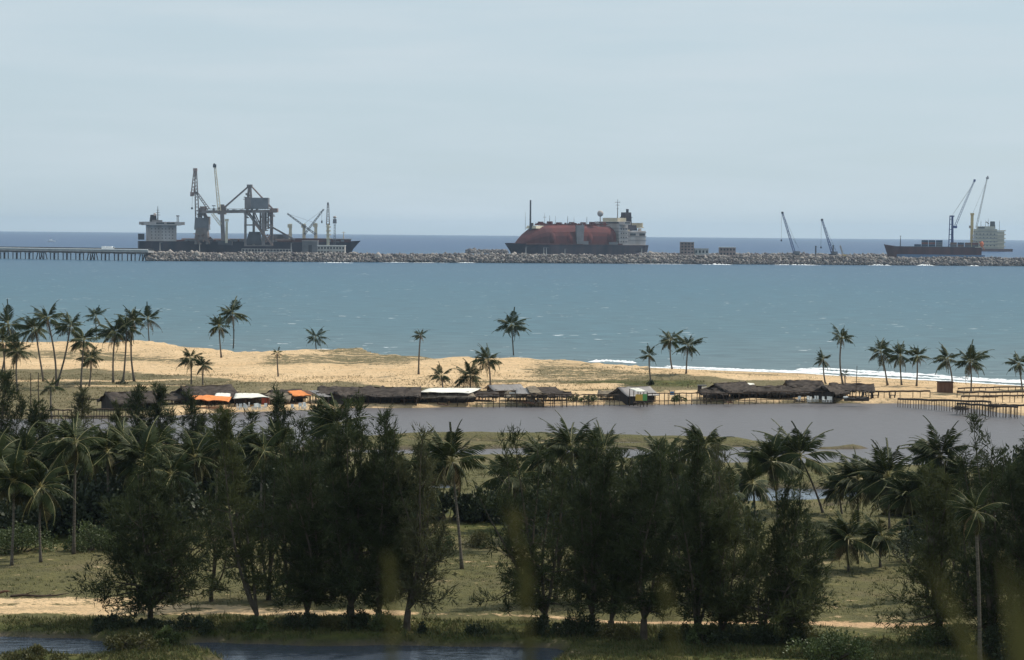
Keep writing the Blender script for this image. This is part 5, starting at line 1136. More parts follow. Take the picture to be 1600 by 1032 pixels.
# ------------------------------------------------------------------ huts, sheds and frames on the lagoon shore
M_THATCH = mat('thatch_grey', (.105, .086, .074), .95, .35, .9, .05, col2=(.036, .031, .029), bump=.8, stretch=(1, 2.2, 1))
M_THATCHL = mat('thatch_pale', (.20, .165, .125), .95, .3, 1.6, .05, bump=.6)
M_PLANK = mat('plank_dark', (.055, .048, .045), .9, .35, 1.5, .1, stretch=(6, 6, .4))
M_PLANKR = mat('plank_brown', (.15, .085, .06), .9, .35, 1.5, .1, stretch=(6, 6, .4))
M_POST = mat('post_wood', (.075, .055, .042), .9, .35, 2, .1)
M_TIN = mat('tin_grey', (.22, .20, .19), .5, .2, .8, .4, stretch=(8, .5, .5))
M_TINW = mat('tin_white', (.82, .78, .68), .5, .06, .8, .3, stretch=(8, .5, .5))
M_TARP = mat('tarp_orange', (.72, .24, .07), .7, .12, .8, .2)
M_REDW = mat('red_board', (.42, .075, .04), .7, .25, 1, .2)
M_YEL = mat('yellow_board', (.66, .42, .10), .7, .12, 1, .2)
M_GRN = mat('green_board', (.14, .36, .12), .7, .15, 1, .2)
M_PLAS = mat('white_plastic', (.72, .71, .68), .4, .05, 1, .4)
M_BOAT = mat('boat_dark', (.06, .05, .045), .7, .3, 1, .2)
M_BRICK = mat('clay_fence', (.42, .21, .11), .9, .2, .7, .1)

def roof_slope(name, a, b, c, d, m, par, thick=.22, jit=.07, nu=10, nv=4, fringe=0, seed=0, sag=.08):
    """a-b eave, d-c ridge; a plate with a little unevenness; fringe adds loose straw under the eave."""
    r = np.random.default_rng(seed); a, b, c, d = (np.array(v, float) for v in (a, b, c, d)); V, F = [], []
    n = np.cross(b - a, d - a); n = n / np.linalg.norm(n); n = n if n[2] > 0 else -n
    for lay in (0, 1):
        for j in range(nv + 1):
            for i in range(nu + 1):
                u, v = i / nu, j / nv; p = (a * (1 - u) + b * u) * (1 - v) + (d * (1 - u) + c * u) * v
                p = p - n * sag * math.sin(math.pi * v) + n * (r.normal() * jit) - n * thick * lay; V.append(p)
    K = (nu + 1) * (nv + 1); I = lambda l, i, j: l * K + j * (nu + 1) + i
    for j in range(nv):
        for i in range(nu): F += [(I(0, i, j), I(0, i + 1, j), I(0, i + 1, j + 1), I(0, i, j + 1)), (I(1, i, j + 1), I(1, i + 1, j + 1), I(1, i + 1, j), I(1, i, j))]
    for i in range(nu): F += [(I(1, i, 0), I(1, i + 1, 0), I(0, i + 1, 0), I(0, i, 0)), (I(0, i, nv), I(0, i + 1, nv), I(1, i + 1, nv), I(1, i, nv))]
    for j in range(nv): F += [(I(0, 0, j), I(0, 0, j + 1), I(1, 0, j + 1), I(1, 0, j)), (I(1, nu, j), I(1, nu, j + 1), I(0, nu, j + 1), I(0, nu, j))]
    o = link(name, rawmesh(name, np.array(V), np.array(F), m), par)
    if fringe:
        L = np.linalg.norm(b - a); k = int(L * 26); u = r.uniform(0, 1, k)[:, None]; P = a * (1 - u) + b * u + (d - a) * r.uniform(0, .25, (k, 1)) * 1.0 - n * .05
        D = unit(np.array([0, 0, -1.]) + unit(a - d) * .5 + r.normal(size=(k, 3)) * .25); VV, FF = sprays(P, D, r.uniform(.2, .55, k) * fringe, r.uniform(.06, .14, k), r)
        tag(link('straw_fringe', rawmesh('straw_fringe', VV, FF, m), o), kind='stuff')
    return o

def hut(label, at_, w, l, hw, hr, rz, roof=None, wall=None, over=.5, fringe=1.0, front='open', group='thatched huts and sheds on the lagoon shore', cat='hut', name='beach_hut', nposts=4, seed=0, gable=True, lift=0, roof2=None):
    hw *= .82; hr *= .75; g = ground(*at_); t = thing(name, label, cat, (g.x, g.y, g.z + lift), math.radians(rz), group); roof = roof or M_THATCH; wall = wall or M_PLANK
    L, W = l / 2 + over, w / 2 + over; ez = hw - over * (hr - hw) / (w / 2) * .9; jt = .13 if fringe else .02
    roof_slope('roof_slope', (-L, -W, ez), (L, -W, ez), (L, 0, hr), (-L, 0, hr), roof, t, .2 if fringe else .06, jt, fringe=fringe * 1.4, seed=seed, nu=max(8, int(l * 1.8)), nv=6)
    roof_slope('roof_slope', (-L, W, ez), (L, W, ez), (L, 0, hr), (-L, 0, hr), roof2 or roof, t, .2 if fringe else .06, jt, fringe=fringe, seed=seed + 1, nu=max(6, int(l)))
    MB().beam((-L, 0, hr - .1), (L, 0, hr - .1), .18).build('ridge_pole', M_POST, t)
    for e in (-1, 1):
        if gable: MB().add([(e * l / 2, -w / 2, hw - .02), (e * l / 2, w / 2, hw - .02), (e * l / 2, 0, hr - .28), (e * (l / 2 - .1), -w / 2, hw - .02), (e * (l / 2 - .1), w / 2, hw - .02), (e * (l / 2 - .1), 0, hr - .28)], [(0, 1, 2), (5, 4, 3), (0, 2, 5, 3), (2, 1, 4, 5), (1, 0, 3, 4)]).build('gable_wall', wall, t)
        if front != 'bare': MB().box((e * (l / 2 - .06), 0, hw / 2 - .2), (.1, w - .3, hw + .35)).build('end_wall', wall, t)
    if front != 'bare': MB().box((0, w / 2 - .06, hw / 2 - .2), (l - .3, .1, hw + .35)).build('back_wall', wall, t)
    if front == 'wall': MB().box((0, -w / 2 + .06, hw / 2 - .2), (l - .3, .1, hw + .35)).build('front_wall', wall, t)
    for i in range(nposts):
        x = -l / 2 + .1 + (l - .2) * i / max(1, nposts - 1)
        MB().tube([(x, -w / 2 - .12, -.5), (x, -w / 2 - .12, hw)], .08, 5).build('post', M_POST, t)
        if front == 'bare': MB().tube([(x, w / 2 + .1, -.5), (x, w / 2 + .1, hw)], .08, 5).build('post', M_POST, t)
    return t

def awning(label, pts, m, group=None, name='awning', posts=((0, 1), (1, 1)), th=.05, jit=.05, cat='awning', foot=None, fringe=0):
    """pts: four (px, py, Y): front left, front right, back right, back left of a sheet roof carried on posts."""
    P = [PD(*p) for p in pts]; g = Vector((P[0].x, P[0].y, gz(P[0].x, P[0].y))); t = thing(name, label, cat, g, 0, group)
    Q = [p - g for p in P]; roof_slope('roof_sheet', Q[0], Q[1], Q[2], Q[3], m, t, th, jit, 8, 3, fringe=fringe)
    n = posts if isinstance(posts, int) else 3
    for a, b in ((Q[0], Q[1]), (Q[3], Q[2])):
        for i in range(n):
            q = a.lerp(b, (i + .15) / (n - .7)); zz = gz(q.x + g.x, q.y + g.y) - g.z
            MB().tube([(q.x, q.y, zz - .4), (q.x, q.y, q.z - .12)], .07, 5).build('post', M_POST, t)
    return t
def Yg(px, py): return ground(px, py).y
YS = Yg(700, 631)

# west to east
hut('dark thatched hut with a pale lower eave half hidden by the round topped casuarina', (203, 640), 6.0, 7.0, 1.7, 3.6, 32, seed=1, nposts=4)
hut('big gabled thatch hut with a dark open gable above the orange awning', (322, 630), 7.0, 8.0, 1.5, 3.7, 35, seed=2, nposts=5)
y0 = Yg(330, 638)
awning('sagging orange tarpaulin awning in front of the big gabled thatch', [(296, 624, y0 - 1), (357, 628, y0 - 1.5), (362, 620.5, y0 + 2.5), (299, 617.5, y0 + 3)], M_TARP, jit=.12)
awning('white sheet roof behind the orange tarpaulin awning', [(334, 619, y0 + 3), (360, 621, y0 + 3), (360, 615, y0 + 6), (338, 614, y0 + 6)], M_TINW)
y0 = Yg(390, 636)
t = awning('long white roofed shed with a dark front and a red panel', [(364, 623, y0), (421, 620.5, y0 - .5), (404, 615, y0 + 4.5), (368, 614.5, y0 + 5)], M_TINW, name='shade_shed', cat='shed', posts=4)
g = t.location
def lp(px, py, Y): p = PD(px, py, Y); return Vector((p.x - g.x, p.y - g.y, p.z - g.z))
def panel(par, name, px0, px1, py0, py1, Y, m, th=.1):
    a, b = lp(px0, py0, Y), lp(px1, py1, Y); return MB().box(((a.x + b.x) / 2, a.y, (a.z + b.z) / 2), (abs(b.x - a.x), th, abs(a.z - b.z))).build(name, m, par)
panel(t, 'back_wall', 366, 419, 617.5, 633, y0 + 4, M_PLANK)
panel(t, 'red_panel', 408, 421, 622, 631.5, y0 - .1, M_REDW)
for q in range(3): panel(t, 'panel_post', 408 + q * 6, 408.8 + q * 6, 621.5, 632, y0 - .25, M_PLANKR)
y0 = Yg(470, 632)
hut('low dark thatch hut left of the orange roof, mostly behind casuarinas', (446, 628), 4.5, 4.5, 1.3, 2.6, 25, seed=4, nposts=3)
awning('bright orange tin roof between the spired casuarinas', [(460, 619.5, y0), (487, 618, y0), (471, 610, y0 + 4), (449, 611, y0 + 4)], M_TARP, th=.06, jit=.05)
awning('rusty tarpaulin lean-to edge right of the bright orange roof', [(474, 619, y0 + .4), (494, 617.5, y0 + .4), (482, 610.5, y0 + 4), (472, 610.2, y0 + 4)], M_PLANKR)
awning('grey tin strip roof sloping down right of the orange roof', [(504, 620.5, y0 + .8), (522, 620.5, y0 + .8), (495, 610, y0 + 5), (483, 610.5, y0 + 5)], M_TIN)
# long thatch
hut('longest thatched shed with three straw tufts along its eave', (577, 629), 6.5, 15.5, 1.75, 3.3, 1, seed=5, nposts=9, over=.6, front='open', gable=True)
hut('small dark gable of thatch at the left end of the longest shed', (534, 630), 3.6, 3.4, 1.5, 2.7, 62, seed=6, nposts=3)
tt = thing('plank_fence', 'dark plank fence under the eave of the longest thatched shed', 'fence', PD(560, 632, YS + 1.2)); g = tt.location
for i in range(26): panel(tt, 'plank', 560 + i * 2.48, 562.3 + i * 2.48, 622.5 + (i * 7 % 3) * .15, 633.6, YS + 1.2 + (i * 5 % 3) * .02, M_PLANK, .05)
tt = thing('rail_fence', 'open orange clay yard fence between the longest shed and the white roof', 'fence', PD(625, 633, YS + 2)); g = tt.location
panel(tt, 'back_board', 625, 666, 624, 631.5, YS + 4, M_BRICK)
for i in range(7): panel(tt, 'post', 625.5 + i * 6.5, 626.2 + i * 6.5, 622, 633.5, YS + 2, M_POST)
panel(tt, 'rail', 625, 666, 626.5, 627.1, YS + 1.9, M_POST); panel(tt, 'rail', 625, 666, 630.5, 631.1, YS + 1.9, M_POST)
# white roof
y0 = YS + 1
t = awning('broad white sheet roofed shed with a shaggy straw eave beneath', [(650, 612.5, y0), (733, 614.5, y0), (752, 607, y0 + 5), (672, 606.3, y0 + 5.2)], M_TINW, name='shade_shed', cat='shed', posts=6)
g = t.location
roof_slope('straw_eave', lp(640, 621, y0 - .6), lp(744, 620, y0 - .6), lp(738, 613.5, y0 + 1.5), lp(650, 613.5, y0 + 1.5), M_THATCHL, t, .2, .12, 14, 3, fringe=1.3, seed=7)
panel(t, 'back_wall', 653, 742, 614, 631, y0 + 4.5, M_PLANK); panel(t, 'side_screen', 655, 700, 621, 631.5, y0 + 1.0, M_PLANK); panel(t, 'side_screen', 703, 741, 622, 631.5, y0 + 1.2, M_PLANK)
# grey roofed hut on posts
hut('raised grey tin roofed hut with a dark plank gable and a window', (788, 620), 3.8, 5.0, 1.7, 2.75, 24, M_TIN, M_PLANK, fringe=0, front='wall', nposts=4, seed=8, lift=.0)
awning('weathered tin lean-to right of the raised grey hut', [(806, 616, YS + 2), (838, 616.5, YS + 2), (832, 606, YS + 6), (806, 607, YS + 6)], M_TIN, jit=.05)
awning('pale tan sheet roof right of the tin lean-to', [(829, 614.5, YS + 1.5), (850, 615, YS + 1.5), (836, 603.5, YS + 6), (822, 604.5, YS + 6)], M_THATCHL, jit=.08)
awning('dark slate coloured lean-to roof at the right of the tan sheet roof', [(847, 615.5, YS + 2), (881, 615, YS + 2), (868, 604.5, YS + 6), (838, 605, YS + 6)], M_THATCH, jit=.04)

def frame(label, px0, px1, pyt, pyb, n, Y=None, m=None, rail_h=.16, name='pole_frame', low=True, jag=.25, seed=0, top=None, cat='pole frame', lean=0.0):
    """A shade frame of poles: one long top pole on a row of posts."""
    r = random.Random(seed); m = m or M_POST; pa = G(px0, pyb[0], .35); pb = G(px1, pyb[1], .35)
    t = thing(name, label, cat, pa, 0, 'pole frames along the lagoon'); Lv = pb - pa
    za = PD(px0, pyt[0], pa.y).z - .35; zb = PD(px1, pyt[1], pb.y).z - .35
    pts = [Lv * (i / 12) + Vector((0, 0, za + (zb - za) * i / 12 + r.uniform(-.06, .06))) for i in range(13)]
    MB().tube(pts, rail_h / 2, 6).build('top_pole', top or m, t)
    if low: MB().tube([Lv * (i / 8) + Vector((0, -.12, .35 + r.uniform(-.05, .05))) for i in range(9)], .06, 5).build('low_rail', m, t)
    for i in range(n):
        q = (i + r.uniform(-.2, .2)) / (n - 1) if 0 < i < n - 1 else i / (n - 1); p = Lv * q; z = za + (zb - za) * q
        MB().tube([(p.x, p.y, -1.0), (p.x + r.uniform(-.05, .05), p.y, z + r.uniform(-.02, jag * .5))], r.uniform(.045, .07), 5).build('post', m, t)
    return t
frame('pole frame in front of the raised grey hut, left of the gabled hut', 745, 885, (616, 617), (634, 633), 17, seed=1)
frame('pole frame between the dark slate lean-to and the gabled hut', 886, 968, (617, 617), (632, 631), 11, seed=2)
frame('pole frame right of the gabled hut with the yellow board', 1012, 1104, (615, 614.5), (630, 629.5), 12, seed=3)
frame('pole frame before the thatched house with the patched roof', 1104, 1180, (614.5, 615), (629, 629), 10, seed=4)
frame('pole frame before the longest row of low thatch', 1182, 1300, (613, 612), (628, 627), 15, seed=5)
frame('long straight pole rail with few posts before the row of beach palms', 1350, 1453, (612, 611.5), (625, 626), 8, rail_h=.3, seed=6, low=False)
# more low sheds that close the row
for i, (lb, px, py, w_, l_, hw_, hr_, rz_, rf, fr) in enumerate([
    ('low straw shelter just right of the broad white shed', 756, 627, 3.4, 3.6, 1.3, 2.2, 10, M_THATCH, 'bare'), ('low straw shelter below the weathered tin lean-to', 822, 627, 3.2, 6.0, 1.2, 1.9, -3, M_THATCHL, 'bare'),
    ('low dark shelter below the slate coloured lean-to', 866, 626, 3.0, 4.6, 1.2, 2.0, 4, M_THATCH, 'bare'), ('small straw lean-to left of the gabled plank hut', 955, 625, 2.8, 3.4, 1.2, 1.9, -6, M_THATCHL, 'bare'),
    ('small thatch shelter left of the peaked thatched house', 1112, 624, 3.0, 3.6, 1.3, 2.1, 8, M_THATCH, 'bare'), ('open thatch shelter between the low roof and the plank fronted shed', 1222, 623, 4.0, 5.0, 1.5, 2.5, 3, M_THATCH, 'bare'),
    ('small ragged shelter left of the big gabled thatch', 262, 632, 3.4, 4.2, 1.3, 2.2, 12, M_THATCH, 'bare'), ('straw roofed lean-to right of the long white roofed shed', 432, 632, 3.0, 4.0, 1.3, 2.3, -5, M_THATCHL, 'bare')]):
    hut(lb, (px, py), w_, l_, hw_, hr_, rz_, rf, seed=60 + i, nposts=4, front=fr, gable=False)
# gabled hut
hut('gabled dark plank hut with a long grey tin roof running back to the right', (990, 627), 4.6, 5.4, 1.6, 3.2, 33, M_TIN, M_PLANK, fringe=0, front='wall', nposts=3, seed=9, over=.6)
y0 = Yg(1000, 630)
awning('small pale lean-to roof on the gabled plank hut', [(1000, 612.5, y0 - .3), (1012, 611, y0 - .3), (998, 606.5, y0 + 1.3), (983, 607, y0 + 1.3)], M_TINW)
t = thing('painted_board', 'yellow and green painted boards standing beside the gabled plank hut', 'boards', PD(1002, 629, y0 - .5)); g = t.location
panel(t, 'yellow_board', 993, 1004, 616.5, 626.5, y0 - .5, M_YEL); panel(t, 'green_board', 1004.2, 1011, 616, 626.5, y0 - .48, M_GRN); panel(t, 'frame', 992, 1012, 626.6, 627.6, y0 - .5, M_POST)
t = thing('wooden_booth', 'small booth with a dark left side and white front above the pole frames', 'booth', ground(1098, 613)); g = t.location; yb_ = g.y
panel(t, 'dark_side', 1090.5, 1096, 602.8, 614, yb_ + .3, M_NAVY, .8); panel(t, 'white_front', 1096.2, 1103.5, 604.6, 614, yb_, M_PLAS, .8); panel(t, 'door', 1099, 1101, 607, 613, yb_ - .45, M_PLANK, .08); panel(t, 'roof', 1090, 1104, 602, 602.8, yb_ + .1, M_DKGREY, 1.4)
# east thatch row
hut('thatched house with a peaked gable and a patched whitish roof side', (1140, 622), 6.4, 6.6, 1.7, 3.5, 40, M_THATCH, M_PLANK, seed=10, nposts=4, roof2=M_THATCHL)
awning('whitish patched roof sheets behind the peaked thatched house', [(1152, 606, Yg(1150, 616)), (1184, 605.5, Yg(1150, 616)), (1176, 599.5, Yg(1150, 612)), (1150, 598.5, Yg(1150, 612))], M_TINW, jit=.16)
hut('long low thatch roof left part of the eastern row', (1182, 622), 5.0, 7.5, 1.5, 2.7, -2, seed=11, nposts=5)
hut('small thatch gable in the front of the eastern row', (1194, 625), 3.0, 3.0, 1.2, 2.2, 60, seed=12, nposts=2)
hut('dark thatch stack with a ragged top behind the eastern row', (1256, 614), 3.4, 5.5, 1.7, 2.9, 5, seed=13, nposts=3)
hut('long thatched shed with a dark plank front in the eastern row', (1262, 624), 5.4, 9.5, 1.6, 3.0, -3, seed=14, nposts=7, front='wall')
hut('thatch gable facing the lagoon at the right end of the long plank fronted shed', (1296, 624), 4.2, 4.6, 1.6, 3.1, 55, seed=15, nposts=3)
hut('open sided thatched shelter behind the boat mast', (1330, 620), 4.6, 6.6, 1.6, 2.9, -4, seed=16, nposts=5, front='bare', gable=False)
# brown crate hut
t = thing('plank_hut', 'box shaped brown plank hut alone on the sand under a palm', 'hut', ground(1478, 614)); g = t.location; yb_ = g.y
W = 22 * yb_ / FPX
MB().box((0, .9, .85), (W, 1.9, 1.9)).build('body', M_PLANKR, t); MB().box((0, .9, 1.86), (W + .25, 2.2, .1)).build('roof', M_THATCH, t)
for i in range(9): MB().box((-W / 2 + W * (i + .5) / 9, -.08, .85 + (i % 3) * .01), (W / 9 - .04, .06, 1.85)).build('plank', M_PLANKR, t)
# fish pens at the right
PENS = [('thatch topped pen fence reaching out into the lagoon water', 1403, 1548, (624, 628), (633, 645), 36, .34, M_THATCH), ('uppermost pole rail of the right hand pens', 1497, 1640, (607, 603.5), (617, 616), 14, .26, None),
        ('second pole rail of the right hand pens with shaggy straw on it', 1495, 1640, (613, 612), (626, 626), 15, .36, M_THATCH), ('third pole rail of the right hand pens', 1502, 1640, (620, 617), (633, 632), 14, .28, None),
        ('lowest pole fence of the right hand pens standing on the wet spit', 1545, 1640, (633, 634), (647, 651), 18, .3, M_THATCH), ('short thatched pole fence before the wet spit', 1495, 1590, (631, 636), (644, 651), 22, .34, M_THATCH)]
for i, (lb, a, b_, pt, pb_, n, rh, tp) in enumerate(PENS): frame(lb, a, b_, pt, pb_, n, rail_h=rh, seed=20 + i, top=tp, low=False, name='pen_fence', cat='fence')
for i, (lb, a, b_, pt, pb_, n) in enumerate([('left fish pen fence rail, uppermost', 40, 112, (641, 641), (650, 650), 12), ('left fish pen fence rail beside the pond bank, lower', 46, 108, (650, 651), (658, 659), 12), ('left fish pen with thin stakes before the thatched hut', 128, 205, (640, 639.5), (651, 651), 18),
        ('dark low fish pen rail on the far bank before the thatched hut', 120, 210, (650.5, 651.5), (656, 656), 8), ('pole frame carrying a dark beam left of the leftmost thatched hut', 120, 172, (623, 624), (638, 638), 6)]):
    frame(lb, a, b_, pt, pb_, n, seed=40 + i, low=False, rail_h=.2, name='pen_fence', cat='fence')
for i, (lb, px, py, top) in enumerate([('tall bare pole left of the slender young palm, right one', 60, 636, 583), ('tall bare pole left of the slender young palm, left one', 48, 634, 584), ('short dark stake on the crest of the dune', 578, 553.5, 546), ('dark stake on the sand above the eastern pole frames', 1075, 606, 601)]):
    g = ground(px, py); t = thing('bare_pole', lb, 'pole', g, 0); MB().tube([(0, 0, -.4), (0, 0, (py - top) * g.y / FPX)], [.09, .06], 6).build('shaft', M_POST, t); MB().box((0, 0, (py - top) * g.y / FPX), (.16, .16, .1)).build('cap', M_POST, t)
# straw heaps
for i, (lb, px, py, w_) in enumerate([('heap of dark straw on the sand spit before the right hand pens, left one', 1500, 640, 22), ('heap of dark straw among the right hand pens', 1556, 636, 34), ('heap of dark straw behind the pens at the right', 1545, 623, 24)]):
    g = ground(px, py); r = np.random.default_rng(i); k = 500; W = w_ * g.y / FPX / 2
    P = np.stack([r.normal(size=k) * W * .45, r.normal(size=k) * .6, np.abs(r.normal(size=k)) * .22], -1); VV, FF = sprays(P, unit(r.normal(size=(k, 3)) * [1, 1, .3]), r.uniform(.3, .8, k), np.full(k, .09), r)
    o = link('straw_heap', rawmesh('straw_heap', VV, FF, M_THATCH), None, g); tag(o, lb, 'straw heap', 'straw heaps')
# sail raft boat with its mast
t = thing('fishing_boat', 'dark wooden boat with a tall bare mast drawn up on the shore', 'boat', ground(1338, 628)); g = t.location
b = MB(); st = [(-2.0, .35, .75), (-1.2, .62, .62), (0, .72, .55), (1.0, .6, .6), (1.8, .22, .8), (2.1, .03, .92)]
vs = [p for x, hw_, zt in st for p in ((x, -hw_, zt), (x, -hw_ * .6, .12), (x, hw_ * .6, .12), (x, hw_, zt))]
b.add(vs, [(i * 4 + k, (i + 1) * 4 + k, (i + 1) * 4 + k + 1, i * 4 + k + 1) for i in range(5) for k in range(3)] + [(0, 1, 2, 3), (23, 22, 21, 20)] + [(i * 4, i * 4 + 3, (i + 1) * 4 + 3, (i + 1) * 4) for i in range(5)]).build('hull', M_BOAT, t)
MB().box((-1.75, 0, .72), (.7, .9, .25)).build('bow_board', M_PLAS, t); MB().box((.3, 0, .7), (.5, 1.2, .1)).build('thwart', M_BOAT, t)
zt = PD(1339, 572, g.y).z - g.z; mm = MB().tube([(-.1, 0, .2), (.02, 0, zt)], [.08, .04], 6).build('mast', M_POST, t)
MB().beam((-.9, 0, zt * .55), (.8, 0, zt * .57), .06).beam((-.5, 0, zt * .40), (.5, 0, zt * .42), .05).build('yard', M_POST, mm)
MB().beam((.9, 0, .8), (1.2, 0, 1.6), .3).build('sail_bundle', M_PLANK, t)
# tables and chairs
def chair_mesh():
    b = MB().box((0, 0, .44), (.5, .5, .05)).box((0, .24, .72), (.5, .05, .5))
    for s in ((-1, -1), (1, -1), (-1, 1), (1, 1)): b.box((s[0] * .21, s[1] * .21, .22), (.06, .06, .42))
    return b.mesh('plastic_chair', M_PLAS)
CHM = chair_mesh(); rc = random.Random(3)
for i in range(26):
    px = (rc.uniform(372, 422) if i < 11 else rc.uniform(452, 480) if i < 15 else rc.uniform(1215, 1300) if i < 23 else rc.uniform(826, 846)); py = 640 + rc.uniform(-1.5, 1.5) if i < 15 else 628.6 + rc.uniform(-.8, .6)
    o = link('plastic_chair', CHM, None, ground(px, py), (0, 0, rc.uniform(0, 6)))
    lb, gr = (('white plastic chair on the shore before the white roofed shed', 'chairs before the white roofed shed') if i < 11 else ('white plastic chair on the shore below the orange tin roof', 'chairs below the orange tin roof') if i < 15 else
              ('white plastic chair on the shore before the eastern thatch row', 'chairs before the eastern thatch row') if i < 23 else ('white plastic chair under the pole frame before the tan sheet roof', 'chairs under the western pole frame'))
    tag(o, lb, 'chair', gr)
def table_things():
    for i, (px, lb) in enumerate([(1357, 'first dark table right of the boat'), (1368, 'second dark table right of the boat'), (1381, 'third dark table right of the boat'), (1394, 'fourth dark table right of the boat, under the long rail')]):
        t = thing('rough_table', lb, 'table', ground(px, 624.5), 0, 'dark tables under the long rail')
        MB().box((0, 0, .72), (1.1, .8, .08)).build('table_top', M_PLANK, t)
        for s in ((-1, -1), (1, -1), (-1, 1), (1, 1)): MB().box((s[0] * .42, s[1] * .3, .34), (.1, .1, .7)).build('leg', M_PLANK, t)
        for e in (-1, 1): MB().box((e * .5, 0, 1.05), (.12, .6, .6)).build('side_board', M_PLANK, t)
table_things()
# driftwood at the lower left
g = ground(8, 932); t = thing('driftwood_log', 'brown weathered log lying on the grass at the left edge', 'log', g)
MB().tube([(-1.6, 0, .10), (-.7, .05, .2), (.0, 0, .38), (.22, -.02, .40), (.36, .03, .33)], [.10, .13, .09, .07, .02], 7).build('log', M_PLANKR, t); MB().tube([(.1, 0, .36), (.16, -.05, .2), (.2, -.1, 0)], [.05, .04, .02], 5).build('branch_stub', M_POST, t)
g = ground(52, 934); t = thing('fallen_branch', 'long dark fallen branch lying along the meadow above the sand', 'branch', g)
MB().tube([(-1.7, 0, .1), (-.8, .1, .16), (.3, 0, .12), (1.6, .1, .15), (2.6, .3, .3)], [.09, .1, .08, .06, .02], 6).build('limb', M_POST, t); MB().tube([(-.8, .1, .15), (-.2, .3, .35), (.2, .35, .4)], [.05, .035, .012], 5).tube([(.9, .05, .12), (1.6, .2, .35)], [.04, .012], 5).build('twig', M_POST, t)
# egret on the green spit
g = ground(658, 687); t = thing('white_egret', 'small white egret standing on the green spit in the lagoon', 'bird', g)
b = MB(); b.ball((0, 0, .62), (.26, .12, .14), 10, 8).tube([(.18, 0, .68), (.27, 0, .82), (.23, 0, .95), (.30, 0, 1.02)], [.055, .035, .03, .04], 7).tube([(.30, 0, 1.02), (.44, 0, .99)], [.028, .006], 5); b.build('body', M_PLAS, t, True)
for e in (-.04, .04): MB().tube([(0, e, .52), (.02, e, .28), (0, e, 0)], .014, 4).build('leg', M_BLACK, t)

# patches and clutter about the huts
M_BLUE = mat('tarp_blue', (.08, .20, .38), .7, .12, .8, .2)
for i, (lb, px, py, dx, dz, m) in enumerate([('pale washing cloth hung under the pole frame before the raised hut', 800, 627, .9, .7, M_PLAS), ('blue cloth hung under the pole frame right of the gabled hut', 1050, 625, .7, .6, M_BLUE), ('pale cloth hung beside the plank fronted shed', 1318, 624, .8, .6, M_PLAS), ('orange cloth hung before the longest thatched shed', 548, 630, .9, .6, M_TARP)]):
    g = ground(px, py); t = thing('hanging_cloth', lb, 'cloth', g)
    MB().box((0, 0, 1.1), (dx, .04, dz), top=(1, 1)).build('cloth', m, t)
    for e in (-1, 1): MB().tube([(e * (dx / 2 + .1), 0, -.2), (e * (dx / 2 + .1), 0, 1.6)], .04, 5).build('post', M_POST, t)
    MB().tube([(-dx / 2 - .1, 0, 1.5), (dx / 2 + .1, 0, 1.5)], .02, 4).build('line', M_POST, t)
for i, (lb, px, py, w_) in enumerate([('small pile of driftwood and litter below the raised hut', 828, 631, 16), ('small pile of driftwood below the gabled plank hut', 1000, 631, 14), ('small pile of driftwood before the peaked thatched house', 1140, 630, 18), ('small pile of driftwood below the plank fronted shed', 1250, 629, 18), ('small pile of driftwood before the broad white shed', 690, 634, 16)]):
    g = ground(px, py); r = np.random.default_rng(50 + i); b = MB(); W = w_ * g.y / FPX / 2
    for k in range(9): a = r.uniform(0, 3.14); c = Vector((r.normal() * W * .5, r.normal() * .4, r.uniform(.05, .25))); d = Vector((math.cos(a), math.sin(a), r.normal() * .15)) * r.uniform(.3, .8); b.beam(c - d, c + d, r.uniform(.05, .12))
    o = b.build('driftwood_pile', M_POST if i % 2 else M_PLANKR, None, loc=g); tag(o, lb, 'driftwood', 'driftwood piles on the lagoon shore')
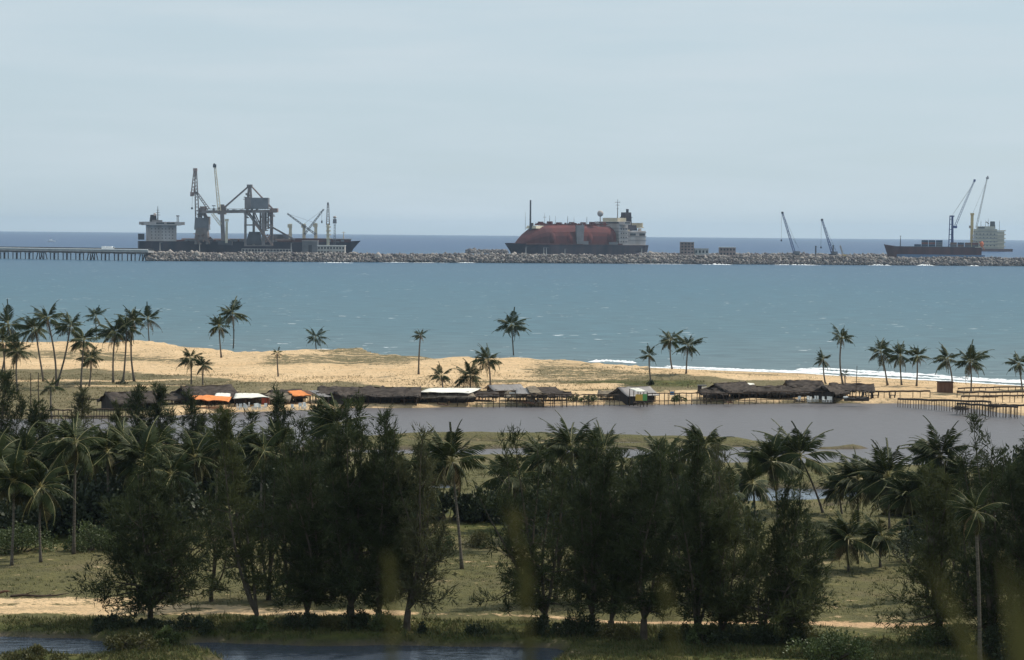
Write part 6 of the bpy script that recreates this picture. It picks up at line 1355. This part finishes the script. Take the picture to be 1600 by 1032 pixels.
# ------------------------------------------------------------------ dry grass stalks on the viewer's own hill, out of focus
M_STRAW = mat('grass_stalk_dry', (.12, .112, .042), .8, .2, 8, .1, transl=.35)
def stalk(label, pts, d, wid, seed=0):
    """pts: map readings of the upper part, root to tip, at d metres; the foot is in the soil of the hill."""
    r = np.random.default_rng(seed); P = [PD(px, py, d) for px, py in pts]; foot = Vector((P[0].x + .02, d + .1, 26.1))
    t = thing('grass_stalk', label, 'grass stalk', foot, 0, 'dry grass stalks close to the viewer'); Q = [Vector((0, 0, 0))] + [p - foot for p in P]
    n = len(Q); MB().tube(Q, [.0022] + [.0020 * (1 - .5 * i / n) for i in range(1, n)], 6).build('stem', M_STRAW, t)
    V, F = [], []; PP, DD, LL = [], [], []
    for i in range(1, n - 1):
        for k in range(16):
            u = r.uniform(); p = Q[i].lerp(Q[i + 1], u); dr = (Q[i + 1] - Q[i]).normalized(); PP.append(np.array(p)); DD.append(unit(np.array(dr) + r.normal(size=3) * .35)); LL.append(wid * r.uniform(.8, 1.6))
    VV, FF = sprays(np.array(PP), np.array(DD), np.array(LL), np.array(LL) * .35, r)
    tag(link('seed_head', rawmesh('seed_head', VV, FF, M_STRAW), t), kind='stuff')
stalk('thick blurred grass stalk bending left at its tip, low in the middle', [(826, 1060), (824, 980), (820, 900), (812, 850), (796, 805)], 1.3, .009, 1)
stalk('thin blurred grass stalk at the foot of the feathery casuarina', [(612, 1060), (612, 990), (610, 940), (606, 880)], 1.1, .006, 2)
stalk('faint short blurred grass stalk before the middle clump', [(1056, 1050), (1050, 990), (1042, 940), (1038, 915)], 1.0, .004, 3)
def leafblade(label, pts, d, wid, seed):
    P = [PD(px, py, d) for px, py in pts]; foot = Vector((P[0].x, d + .08, 26.15)); t = thing('grass_clump', label, 'grass', foot, 0, 'blurred grass close to the viewer at lower right')
    r = np.random.default_rng(seed); Q = [Vector((0, 0, 0))] + [p - foot for p in P]
    for k in range(5):
        o = Vector((r.normal() * .012, r.normal() * .02, 0)); b = MB(); n = len(Q); vs = []
        for i, q in enumerate(Q): w_ = wid * (1 - (i / (n - 1)) ** 2) * .5 + .0004; p = q + o * (1 + i * .8); vs += [p + Vector((-w_, 0, 0)), p + Vector((0, w_ * .6, 0)), p + Vector((w_, 0, 0))]
        b.add(vs, [f for i in range(n - 1) for f in ((i * 3, i * 3 + 1, i * 3 + 4, i * 3 + 3), (i * 3 + 1, i * 3 + 2, i * 3 + 5, i * 3 + 4))]).build('blade', M_STRAW, t)
leafblade('blurred grass blades in the lower right corner', [(1590, 1070), (1575, 980), (1560, 900)], .9, .006, 1)
HAZE = 4.0e-5
# ------------------------------------------------------------------ the air
hb = MB().box((0, 10000, 64), (15200, 21200, 130))
hm = bpy.data.materials.new('haze'); hm.use_nodes = True; hm.node_tree.nodes.clear()
_o = hm.node_tree.nodes.new('ShaderNodeOutputMaterial'); _v = hm.node_tree.nodes.new('ShaderNodeVolumePrincipled')
_v.inputs['Color'].default_value = (.62, .80, 1, 1); _v.inputs['Density'].default_value = HAZE; _v.inputs['Anisotropy'].default_value = .3
hm.node_tree.links.new(_v.outputs[0], _o.inputs['Volume'])
tag(hb.build('haze', hm), kind='stuff')
